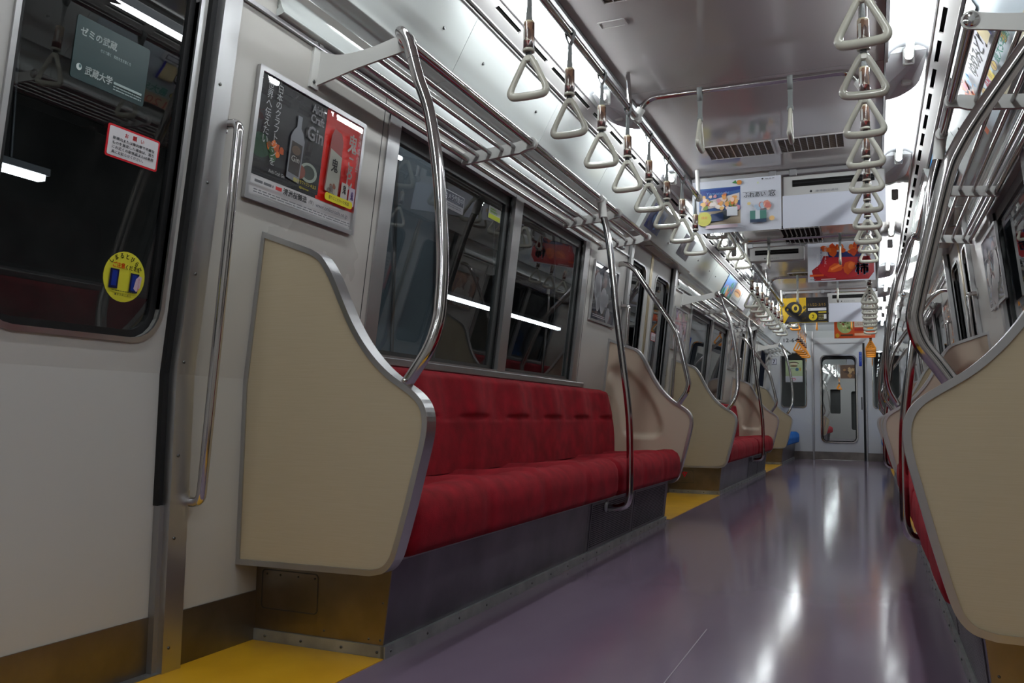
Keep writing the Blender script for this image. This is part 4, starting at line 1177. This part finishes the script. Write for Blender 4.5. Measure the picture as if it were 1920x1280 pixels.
# round yellow sticker (lettering and the two dark doors, no figure)
def round_sticker(s, yc, zc, r, label, full=True):
    z0, z1 = zc-r, zc+r
    b = Vector((s*(wallx(z0)+DG), yc, z0)); tp = Vector((s*(wallx(z1)+DG), yc, z1)); U = (tp-b).normalized(); R = Vector((0,-s,0)); N = R.cross(U)
    o = b-R*r; t = thing('round_sticker', b, label, 'sticker')
    n = 32; pts = [(r+r*math.cos(2*PI*i/n), r+r*math.sin(2*PI*i/n)) for i in range(n)]
    mb = MB(); mb.add([o+R*a+U*c for a,c in pts]+[o+R*a+U*c-N*.0006 for a,c in pts], [tuple(range(n)), tuple(range(2*n-1,n-1,-1))]+[(i,(i+1)%n,n+(i+1)%n,n+i) for i in range(n)]); mb.build('sheet', ink(205,200,60,.3), t)
    S = Sheet(o, R, U, 2*r, 2*r, gloss=.3)
    arc = 'しまるとびらに'
    for i, ch in enumerate(arc):
        a = math.radians(142-17.5*i); S.text(ch, .5+.385*math.cos(a)-.05, .5+.385*math.sin(a)-.03, .10, (25,30,30), .09, bold=.004, rot=a-PI/2)
    S.text('ご注意',.17,.66,.10,(215,70,20),.29,bold=.005); S.text('ください',.48,.65,.09,(30,30,30),.37,bold=.004)
    S.rect(.13,.25,.34,.63,(15,20,60)); S.rect(.18,.30,.30,.60,(20,45,130)); S.rect(.62,.22,.83,.60,(15,20,60)); S.rect(.66,.26,.78,.57,(20,45,130))
    S.poly([(.72,.30),(.80,.24),(.88,.34),(.90,.55),(.83,.57),(.76,.50)],(190,170,185)); S.text('ゆびに注意',.81,.47,.045,(190,60,90),.04,vert=True)
    S.text('●東京都交通局',.28,.115,.05,(60,60,30),.40); S.bars(.20,.19,.80,.23,1,(90,90,40),6)
    S.build(t); return t
round_sticker(-1, 1.445, .940, .059, 'round yellow caution sticker low on the nearest left door glass')
# window stickers of the first bench
t, S = lean_sheet('camera_sticker', -1, 2.840, 3.075, 1.450, 1.520, .024, 'dark and white camera notice on the first left window', 'sticker', (170,172,178), .005)
S.rect(.02,.40,.98,.96,(30,32,50)); S.text('防犯カメラ作動中',.05,.52,.36,(165,168,175),.90,bold=.003); S.bars(.08,.43,.8,.50,1,(120,125,140),3); S.bars(.10,.10,.90,.32,2,(110,112,120),5); S.build(t)
t, S = lean_sheet('power_sticker', -1, 3.313, 3.440, 1.495, 1.550, .024, 'small white and yellow sticker in the upper corner of the first left window', 'sticker', (150,152,150), .005)
S.rect(.02,.02,.98,.38,(150,160,20)); S.bars(.12,.5,.6,.9,2,(110,150,60),3); S.text('弱冷房車',.12,.42,.26,(90,120,60),.6); S.build(t)
t, S = lean_sheet('notice_sticker', -1, 6.427, 6.57, 1.226, 1.289, DG, 'small white notice with red border on the second left door glass', 'sticker', (185,20,35)); S.rr(.04,.06,.96,.94,(195,195,200),.05); S.text('お願い',.3,.7,.15,(205,30,40),.4); S.bars(.1,.12,.9,.6,4,(60,60,70),4); S.build(t)
t, S = lean_sheet('advert_sticker', 1, 5.70, 5.98, 1.20, 1.50, DG, 'white advert sticker with orange-red edge on the second right door glass', 'sticker', (190,190,190)); S.rect(0,0,.12,1,(190,60,35)); S.rect(0,0,1,.15,(190,60,60)); S.bars(.2,.3,.9,.9,6,(120,120,125),4); S.build(t)

# adverts on the coves above the racks -----------------------------------
def cove_sheet(name, s, y0, y1, label, paper, zlo=1.893, zhi=2.072, cat='advert', group='adverts above the luggage racks', x0=.900):
    x1 = .806
    b = Vector((s*x0, y0, zlo)); tp = Vector((s*x1, y0, zhi)); U = (tp-b).normalized()
    if s < 0: return sheet_thing(name, b, (0,1,0), U, y1-y0, (tp-b).length, label, cat, paper, .0008, group)
    return sheet_thing(name, (b.x,y1,zlo), (0,-1,0), U, y1-y0, (tp-b).length, label, cat, paper, .0008, group)
t, S = cove_sheet('advert_sheet', 1, 2.72, 3.86, 'colourful hand-lettered housing advert above the nearest right rack', (195,205,210), zlo=1.814, x0=.949)
S.rect(0,0,1,1,(190,202,210)); S.rect(.25,0,1,.20,(205,195,165)); S.rect(.0,.44,.56,.78,(200,200,208))
for i, ch in enumerate('ゆめみどり'): S.text(ch,.235+.062*i,.50+.02*(i%2),.22,(18,18,24),.066,bold=.002,rot=.06)
S.blobs(.0,.44,.13,.76,12,[(215,70,40),(235,120,40),(225,90,40),(200,40,80)],.010,.022,8); S.blobs(.12,.46,.22,.74,8,[(90,150,200),(120,170,210),(215,150,120)],.006,.014,5)
S.rect(.54,.50,.62,.80,(205,190,150)); S.rect(.62,.48,.632,.82,(30,30,110)); S.rect(.50,.82,.66,.98,(215,215,220))
S.rect(.52,.85,.64,.95,(60,62,70)); S.rect(.527,.87,.633,.93,(190,192,200))
S.text('48',.30,.21,.19,(200,50,80),.065,bold=.002); S.rect(.375,.24,.43,.38,(225,200,30)); S.text('駅',.385,.26,.09,(170,120,20),.03)
for x in (.25,.485,.70): S.ell(x,.30,.030,.065,(60,50,30)); S.ell(x,.30,.025,.055,(190,160,40)); S.rect(x-.003,.25,x+.003,.35,(120,40,20))
S.text('最大5年間',.53,.23,.14,(30,140,120),.22,bold=.001); S.text('0120-48',.44,.02,.14,(170,70,60),.30); S.blobs(.25,.02,.42,.17,9,[(120,160,200),(220,120,120),(180,170,90),(70,70,80)],.008,.018,9)
S.rect(-.0,.0,.05,.30,(190,95,50))
S.build(t)
t, S = cove_sheet('advert_sheet', 1, 4.72, 5.24, 'white and blue sticker above the far end of the nearest right rack', (190,198,210))
S.rect(0,.68,1,1,(40,125,195)); S.text('お知らせ',.10,.40,.18,(60,75,110),.5,bold=.003); S.bars(.1,.1,.85,.36,4,(120,135,160),4); S.ell(.85,.2,.05,.1,(200,90,90)); S.build(t)
t, S = cove_sheet('advert_sheet', -1, 8.56, 9.09, 'blue and green illustrated advert above the near end of the second left rack', (90,140,200))
S.rect(0,.0,1,1,(95,135,195)); S.rect(0,0,1,.25,(70,140,110)); S.blobs(.05,.1,.9,.8,14,[(215,120,120),(60,150,110),(230,180,120),(120,180,220)],.04,.09,4); S.build(t)
t, S = cove_sheet('advert_sheet', -1, 9.11, 9.62, 'white advert with a filled sandwich above the second left rack', (200,200,200))
S.ell(.5,.55,.40,.20,(190,130,80)); S.ell(.5,.50,.38,.12,(120,60,40)); S.ell(.5,.45,.36,.10,(210,170,120)); S.bars(.1,.08,.9,.2,2,(80,80,90),3); S.build(t)
t, S = cove_sheet('advert_sheet', -1, 9.64, 10.2, 'plain white advert above the far end of the second left rack', (205,205,208)); S.rect(.93,0,1,1,(60,30,90)); S.build(t)

# stickers on the door head boxes (fascia plane (.785,2.05)-(.893,1.862))
def head_sheet(s, y0, y1, label, paper, za=1.885, zb=2.03, pts=None):
    xa = .893-(za-1.862)*.5745; xb = .893-(zb-1.862)*.5745
    b = Vector((s*(xa-.0015), y0, za)); tp = Vector((s*(xb-.0015), y0, zb)); U = (tp-b).normalized()
    if s < 0: return sheet_thing('head_box_sticker', b, (0,1,0), U, y1-y0, (tp-b).length, label, 'sticker', paper, .0008, 'stickers above the doors')
    return sheet_thing('head_box_sticker', (b.x,y1,b.z), (0,-1,0), U, y1-y0, (tp-b).length, label, 'sticker', paper, .0008, 'stickers above the doors')
t, S = head_sheet(-1, 5.36, 5.72, 'dark blue picture sticker above the near side of the second left door', (25,40,110)); S.blobs(.05,.1,.95,.9,12,[(40,80,160),(60,110,180),(20,30,80),(90,130,190)],.05,.10,6); S.build(t)
t, S = head_sheet(-1, 6.35, 6.72, 'dark grey picture sticker above the far side of the second left door', (60,58,68)); S.blobs(.05,.1,.95,.9,12,[(80,72,80),(50,48,60),(95,90,95)],.05,.10,7); S.build(t)
lt = thing('head_box_latch', (-.84,6.0,1.9), 'white bent latch handle above the second left door', 'latch')
def hp(y, z, d=.004): return (-(.893-(z-1.862)*.5745-d), y, z)
MB().tube(fillet([hp(5.95,1.99),hp(6.08,1.99),hp(6.08,1.90),hp(6.03,1.90)],.02,4),.006,8).build('handle', M['white'], lt)
mb = MB(); mb.add([hp(5.9,1.87,.001),hp(6.14,1.87,.001),hp(6.14,2.02,.001),hp(5.9,2.02,.001)],[(0,1,2,3)]); mb.build('plate', M['cover'], lt)
t, S = head_sheet(-1, 10.75, 11.1, 'brown advert sticker above the near side of the third left door', (150,120,105)); S.blobs(.05,.1,.95,.9,8,[(190,150,130),(120,90,80)],.05,.1,6); S.build(t)
t, S = head_sheet(-1, 11.25, 11.6, 'pinkish advert sticker above the middle of the third left door', (200,185,180)); S.rect(.2,.2,.8,.8,(200,150,150)); S.build(t)
t, S = head_sheet(-1, 11.8, 12.15, 'white sticker with pink square above the far side of the third left door', (205,205,205)); S.rect(.25,.15,.75,.85,(205,140,150)); S.build(t)

# hanging adverts ---------------------------------------------------------
def hanger(y, x0, x1, label):
    t = thing('advert_hanger', ((x0+x1)/2,y,2.11), label, 'rail', 'rails that hold the hanging adverts')
    MB().bbox(x0,x1,y-.008,y+.008,2.118,2.146,.003).build('rail', M['alum'], t)
    for x in (x0+.03,(x0+x1)/2-.06,(x0+x1)/2+.06,x1-.03):
        MB().bbox(x-.022,x+.022,y-.014,y+.010,2.108,2.150,.004).build('clip', M['alumd'], t)
    return t
def slot_box(y, x0, x1, z0, z1, label):
    t = thing('air_outlet_box', ((x0+x1)/2,y,z0), label, 'vent', 'outlet boxes behind the hanging adverts')
    MB().bbox(x0,x1,y+.01,y+.10,z0,z1,.006).build('housing', M['ceil2'], t)
    a, b = x0+.10*(x1-x0), x1-.10*(x1-x0); zz = z0+(z1-z0)*.62
    MB().box(a,b,y+.004,y+.012,zz-.020,zz+.020).build('slot', M['slot'], t)
    MB().bbox(a,b,y+.001,y+.006,zz-.003,zz+.003,.001).build('blade', M['black'], t)
    S = Sheet((x0,y+.0085,z0),(1,0,0),(0,0,1),x1-x0,z1-z0); S.poly([(.27,.18),(.285,.11),(.30,.18),(.285,.25)],(40,40,45)); S.text('東京都交通局',.33,.12,.11,(130,130,135),.22); S.build(t)
    return t
M['ceil2'] = principled('outlet_box_paint', (.50,.49,.48), .3)
def hang_sheet(y, x0, x1, z0, z1, label, paper=(205,208,218)):
    return sheet_thing('hanging_advert', (x0,y,z0), (1,0,0), (0,0,1), x1-x0, z1-z0, label, 'advert', paper, .0006, 'paper adverts hanging from the ceiling')
hanger(5.30,-.55,.555,'ceiling rail holding the first pair of hanging adverts')
t, S = hang_sheet(5.285,-.545,-.006,1.785,2.118,'hanging advert with boxed food photo on blue, nearest left of centre')
S.rect(.08,.16,.55,.86,(58,92,150)); S.rect(.08,.16,.55,.42,(165,150,130)); S.poly([(.08,.70),(.55,.80),(.55,.86),(.08,.82)],(35,60,130)); S.poly([(.09,.30),(.53,.48),(.53,.40),(.40,.25),(.24,.20),(.09,.20)],(35,45,55))
S.poly([(.10,.44),(.30,.50),(.54,.60),(.54,.74),(.30,.66),(.12,.60)],(215,205,200))
S.blobs(.10,.40,.55,.74,46,[(225,160,90),(235,205,190),(215,120,60),(240,230,225),(200,140,150),(120,140,60),(235,190,120)],.018,.03,12)
S.rect(.40,.30,.52,.47,(205,208,215)); S.rect(.22,.22,.36,.36,(30,50,90)); S.ell(.14,.27,.085,.135,(190,185,70)); S.text('限定',.11,.27,.05,(200,90,40),.07)
S.ell(.54,.92,.03,.045,(200,130,60)); S.poly([(.46,.92),(.52,.90),(.50,.97)],(70,130,70)); S.text('Yamanashi',.16,.72,.055,(120,160,210),.26,slant=.2)
S.rect(.16,.08,.52,.14,(215,195,205)); S.rect(.58,.715,.85,.722,(120,120,130))
S.text('ふれあい',.59,.62,.09,(30,30,45),.24,bold=.001); S.text('窓',.86,.61,.12,(30,30,45),.08,bold=.001)
S.blobs(.70,.36,.92,.54,12,[(215,150,130),(230,190,170),(170,190,210),(205,120,110)],.02,.035,5); S.rect(.66,.14,.84,.36,(70,120,110)); S.rect(.72,.16,.77,.36,(200,210,215)); S.rect(.66,.14,.84,.20,(35,55,80)); S.ell(.65,.50,.02,.03,(225,205,140)); S.ell(.90,.20,.03,.045,(230,190,130)); S.ell(.75,.88,.01,.02,(200,210,170)); S.poly([(.785,.945),(.80,.93),(.815,.945),(.80,.96)],(40,40,40)); S.bars(.83,.935,.93,.955,1,(90,90,95),4)
S.build(t)
slot_box(5.30,.0,.575,1.985,2.112,'white outlet box with long dark slot above the first blank sheet')
hang_sheet(5.283,.002,.575,1.785,1.985,'blank white sheet hanging nearest, right of centre',(205,208,220))
hanger(7.50,-.50,.55,'ceiling rail holding the red fruit advert')
slot_box(7.50,-.48,-.03,1.995,2.112,'outlet box with dark slot left of the red fruit advert')
ac = thing('clear_panel', (-.26,7.49,1.79), 'clear acrylic sheet hanging left of the red fruit advert', 'panel')
MB().box(-.50,-.01,7.488,7.491,1.79,1.99).build('sheet', M['acrylic'], ac)
t, S = hang_sheet(7.485,.0,.525,1.787,2.118,'hanging advert with orange persimmons on red')
S.poly([(.10,.03),(.90,.03),(.98,.2),(.98,.45),(.90,.60),(.24,.66),(.18,.45),(.06,.30)],(150,22,30)); S.ell(.52,.36,.36,.30,(172,28,38)); S.poly([(.32,.62),(.80,.60),(.82,.74),(.30,.76)],(25,35,95)); S.blobs(.16,.66,.84,.99,16,[(205,85,25),(220,110,40),(190,65,20)],.04,.065,3)
S.poly([(.30,.25),(.33,.38),(.40,.46),(.48,.44),(.53,.34),(.50,.27),(.40,.23)],(205,80,22)); S.poly([(.34,.33),(.48,.44),(.52,.40),(.36,.28)],(232,125,60))
S.poly([(.53,.34),(.56,.46),(.64,.50),(.71,.45),(.72,.34),(.66,.25),(.60,.15),(.55,.22)],(212,86,24)); S.ell(.65,.38,.045,.09,(232,115,50))
S.text('大切に育てました、',.25,.84,.052,(235,235,240),.034,vert=True); S.text('和歌山の味覚',.19,.78,.06,(30,50,120),.035,vert=True); S.text('お届けします。',.135,.66,.05,(235,235,240),.030,vert=True)
S.text('柿',.70,.14,.30,(225,235,250),.20,bold=.008); S.text('柿',.71,.15,.28,(25,60,160),.18,bold=.004); S.text('た',.72,.78,.12,(40,80,180),.08,bold=.003); S.text('の',.72,.62,.12,(40,80,180),.08,bold=.003); S.text('し',.73,.47,.12,(40,80,180),.07,bold=.003)
S.rect(.03,.14,.24,.19,(205,80,30)); S.bars(.03,.05,.12,.08,1,(120,120,130),3); S.rect(.2,.05,.42,.07,(220,200,200))
S.build(t)
hanger(10.45,-.50,.55,'ceiling rail holding the black and yellow advert')
t, S = hang_sheet(10.435,-.515,.03,1.765,2.062,'hanging advert in black and yellow, left of centre farther away')
S.rect(0,0,1,1,(18,14,18)); S.poly([(0,1),(.55,1),(.55,.55),(.42,.30),(.20,.25),(.10,0),(0,0)],(205,165,20)); S.ell(.30,.55,.17,.30,(18,14,20)); S.ell(.33,.58,.075,.17,(220,190,60)); S.ell(.335,.58,.035,.09,(18,14,20)); S.ell(.16,.55,.05,.12,(18,14,20)); S.ell(.17,.54,.02,.05,(205,165,20))
S.poly([(.12,.05),(.2,.3),(.45,.02)],(40,42,60)); S.blobs(.42,.1,.56,.7,8,[(60,50,20),(110,95,30),(25,20,25)],.02,.03,4)
S.text('11/22-3/15',.59,.66,.10,(150,120,50),.36); S.rect(.59,.47,.96,.58,(215,215,220)); S.text('Q',.61,.49,.07,(40,40,50),.03); S.ell(.69,.24,.085,.16,(215,190,30)); S.text('2',.665,.17,.14,(18,14,18),.05,bold=.003); S.rect(.80,.38,.96,.43,(200,180,40)); S.bars(.80,.10,.92,.34,4,(150,140,90),4); S.rect(.91,.14,.96,.32,(205,205,205)); S.rect(.2,.0,.98,.03,(140,120,30))
S.build(t)
slot_box(10.45,.02,.56,1.985,2.112,'outlet box with dark slot above the far blank sheet')
hang_sheet(10.433,.035,.50,1.765,1.985,'blank white sheet hanging farther away beside the black and yellow advert',(205,208,220))
hanger(12.62,-.50,.55,'ceiling rail holding the orange advert')
t, S = hang_sheet(12.60,.01,.535,1.768,2.105,'hanging orange advert with round green motif near the end wall')
S.rect(0,0,1,1,(190,75,30)); S.ell(.27,.56,.20,.36,(150,165,110)); S.blobs(.12,.3,.42,.85,14,[(200,205,160),(70,100,50),(120,60,40),(170,180,110)],.02,.04,3); S.ell(.08,.12,.05,.09,(200,150,40)); S.rect(.16,.10,.46,.16,(60,50,40)); S.rect(.50,.45,.95,.92,(205,190,175)); S.bars(.52,.5,.93,.9,5,(140,110,95),3); S.rect(.5,.30,.98,.40,(160,40,35)); S.rect(.5,.10,.9,.2,(220,170,140)); S.build(t)

# end wall details --------------------------------------------------------
num = thing('car_number', (-.70,YE-.002,1.88), 'dark car number 12-647 on the end wall left of the door', 'sign')
S = Sheet((-.838,YE-.002,1.885),(1,0,0),(0,0,1),.275,.06); S.text('12-647',.0,.0,1.,(40,40,50),1.0,bold=.006); S.build(num,'lettering')
t, S = sheet_thing('number_plate', (-1.035,YE-.003,1.522), (1,0,0), (0,0,1), .085, .095, 'small white plate with the number 7 on the end wall', 'sign', (60,60,90))
S.rect(.08,.08,.92,.92,(205,205,215)); S.text('7',.30,.20,.60,(30,30,60),.40,bold=.03); S.build(t)
t, S = sheet_thing('window_poster', (-.815,YE-.004+.03-.006,1.235), (1,0,0), (0,0,1), .265, .355, 'green and white poster on the end wall window left of the door', 'poster', (200,202,205))
S.rect(0,.28,1,1,(165,180,140)); S.ell(.48,.86,.30,.07,(70,50,35)); S.ell(.48,.84,.26,.04,(200,190,160)); S.ell(.5,.74,.22,.035,(90,60,35)); S.ell(.68,.58,.10,.08,(60,90,110)); S.rect(.82,.52,.90,.66,(190,150,50)); S.bars(.2,.6,.55,.64,1,(80,110,140),3); S.ell(.48,.13,.12,.07,(210,130,150)); S.ell(.48,.11,.07,.04,(200,202,205)); S.build(t)
t, S = sheet_thing('door_sticker', (.300,YE-.0005,1.485), (1,0,0), (0,0,1), .042, .23, 'upright blue sticker beside the glass of the end door', 'sticker', (20,50,150), corner=.008)
S.text('非常ドア',.2,.82,.17,(120,160,215),.6,vert=True); S.build(t)

# ================================================================ OUTSIDE, LEFT PLATFORM
ps = MB().box(-6.2,-1.62,-4,26,-.12,-.06).build('trim_3', M['tunnel']); struct(ps)
pw = MB().box(-6.4,-6.2,-4,26,-.1,3.4).build('wall_platform', M['tunnel']); struct(pw)
pcg = MB().box(-6.2,-1.4,-4,26,3.3,3.4).build('trim_4', M['tunnel']); struct(pcg)
tw = MB().box(2.3,2.5,-4,40,-1,3.4).build('wall_tunnel', M['tunnel']); struct(tw)
pp = thing('platform_screen', (-2.35,4.6,0), 'pale blue-grey panel standing on the platform outside the first left window', 'panel')
MB().bbox(-2.32,-2.24,3.9,5.06,-.06,2.6,.01).build('board', M['pillar'], pp)
for y in (3.95,4.48,5.01): MB().bbox(-2.238,-2.225,y-.012,y+.012,-.06,2.6,.003).build('upright', M['alumd'], pp)
el = thing('added_fill_lamp', (-1.78,6.5,2.9), 'added row of fill lamps, out of view above the platform edge outside the left windows', 'lamp')  # added light source, hidden above the windows, to brighten the panel's train side
MB().box(-1.81,-1.75,1.5,12.0,2.88,2.89).build('tube', tube_mat('fill_tube', (.9,.96,1.), 7.), el)
MB().bbox(-1.86,-1.70,1.4,12.1,2.89,2.98,.01).build('housing', M['alumd'], el)
for y in (2.,5.,8.,11.): MB().tube([(-1.78,y,2.98),(-1.78,y,3.3)],.012,8).build('hanger_rod', M['alumd'], el)
segs = [(1.4,3.40),(8.3,10.05),(10.12,12.35)]
for i, (a, b) in enumerate(segs):
    lab = ('bright platform light seen through the nearest left door','bright white platform light line seen through the left pane of the first window','bright white platform light line seen through the right pane of the first window')[i]
    l = thing('platform_lamp', (-4,(a+b)/2,1.97), lab, 'lamp', 'lamps outside on the platform')
    MB().box(-4.03,-3.97,a,b,1.955,1.985).build('tube', M['plat'], l)
    MB().bbox(-4.05,-3.95,a-.02,b+.02,1.985,2.03,.004).build('housing', M['alumd'], l)
    for y in (a+.2,b-.2): MB().tube([(-4,y,2.03),(-4,y,3.3)],.01,8).build('hanger_rod', M['alumd'], l)
for (y, z0, z1, lab) in ((3.05,1.0,1.45,'narrow upright red and white sign seen through the nearest door glass'),):
    t, S = sheet_thing('platform_sign', (-4.2,y-.06,.62), (0,1,0), (0,0,1), .13, .50, lab, 'sign', (110,100,95)); S.rect(.1,.80,.9,.97,(150,30,30)); S.rect(.3,.3,.7,.7,(70,60,60)); S.rect(.3,.05,.7,.2,(150,30,30)); S.build(t)

# ================================================================ NEXT CAR, seen through the end door
Y2 = YE+.95
mb = MB().box(-.5,.5,YE+.05,Y2,-.06,-.005).box(-.52,-.44,YE+.05,Y2,0,2.0).box(.44,.52,YE+.05,Y2,0,2.0).box(-.52,.52,YE+.05,Y2,2.0,2.05)
struct(mb.build('trim_5', M['door']))
fl2 = MB().box(-1.13,1.13,Y2,31.2,-.06,0).build('floor_next_car', M['floor']); struct(fl2)
struct(MB().box(-1.2,1.2,Y2,31.2,2.16,2.2).build('ceiling_next_car', M['ceil']))
for s, sd in ((-1,'left'),(1,'right')):
    mb = MB(); slab(mb, s, Y2, 31.2, 0, 2.16, 0, .04); w2 = mb.build('wall_%s_next_car' % sd, M['wall']); struct(w2)
    mb = MB(); mb.prism([(s*.80,2.15),(s*.91,1.87),(s*1.10,1.72),(s*1.10,2.15)],'y',Y2,31.2); mb.build('cove_panel', M['cover'], w2)
    for k in range(6):
        y0 = Y2+.8+k*2.6; slab(MB(), s, y0, y0+1.5, .82, 1.64, -.004, .01).build('window_pane', M['sash'], w2)
mb = MB(); mb.ring(orect(-1.13,1.13,0,2.16), rrect(-.36,.36,.01,1.86,.01), PE, Y2, Y2+.05); struct(mb.build('wall_next_car_near', M['door']))
mb = MB(); mb.ring(orect(-1.13,-.30,0,2.16), rrect(-.85,-.52,.85,1.68,.04), PE, 31.2, 31.25); mb.box(-.30,1.13,31.2,31.25,1.86,2.16); mb.box(.42,1.13,31.2,31.25,0,1.86)
mb.ring(orect(-.30,.42,0,1.86), rrect(-.18,.30,.3,1.62,.07), PE, 31.21, 31.24)
struct(mb.build('wall_next_car_far', M['door']))
struct(MB().box(-1.1,1.1,31.6,31.65,0,2.1).build('trim_6', M['sash']))
NX = 16.35
dup(part_near, 'pale cream end panel glimpsed through the end door glass, nearest one', dy=NX)
dup(part_far, 'second pale end panel glimpsed through the end door glass', dy=NX)
dup(part_near, 'third pale end panel glimpsed through the end door glass', dy=NX+BAY)
dup(b1, 'red bench of the next car glimpsed through the end door glass', dy=NX)
dup(b1, 'farther red bench of the next car glimpsed through the end door glass', dy=NX+BAY)
dup(pa, 'bent pole of the next car glimpsed through the end door glass', dy=NX)
dup(pc, 'farther bent bar of the next car glimpsed through the end door glass', dy=NX)
dup(pa, 'farthest bent pole of the next car glimpsed through the end door glass', dy=NX+BAY)
for i, (s, y) in enumerate(((-1,16.5),(1,16.5),(-1,18.6),(1,18.6),(-1,20.7),(1,20.7),(-1,22.8),(1,22.8),(-1,25.),(1,25.),(-1,27.2),(1,27.2),(-1,29.4),(1,29.4))):
    lamp(s, y, '%s %s lamp of the next car, seen only through the end door' % (ordw[i//2], 'left' if s<0 else 'right'))
t, S = hang_sheet(18.8,-.5,.0,1.78,2.118,'hanging advert with dark green shape in the next car',(185,190,190)); S.blobs(.3,.4,.7,.95,6,[(20,70,40),(15,50,30)],.08,.14,3); S.build(t)
hang_sheet(18.8,.01,.5,1.78,2.118,'blank hanging sheet in the next car')
t, S = hang_sheet(24.5,-.3,.4,1.75,2.118,'brown hanging advert farther along the next car',(90,65,50)); S.blobs(.05,.1,.95,.9,10,[(150,110,70),(60,40,30),(180,150,110)],.05,.09,3); S.build(t)
hanger(18.81,-.5,.5,'advert rail in the next car'); hanger(24.51,-.3,.4,'farther advert rail in the next car')
strap_rail(-1, 28.2, 29.8, RZ, 'strap rail with orange straps in the next car')
for i in range(3): strap('olong', -RX, 28.5+.4*i, RZ, '%s orange strap in the next car' % ordw[i], 'orange straps in the next car')
# strap prototypes that were never placed
for k, p in SP.items():
    if k not in used:
        for c in KID(p):
            for g in KID(c): bpy.data.objects.remove(g)
            bpy.data.objects.remove(c)
        bpy.data.objects.remove(p)
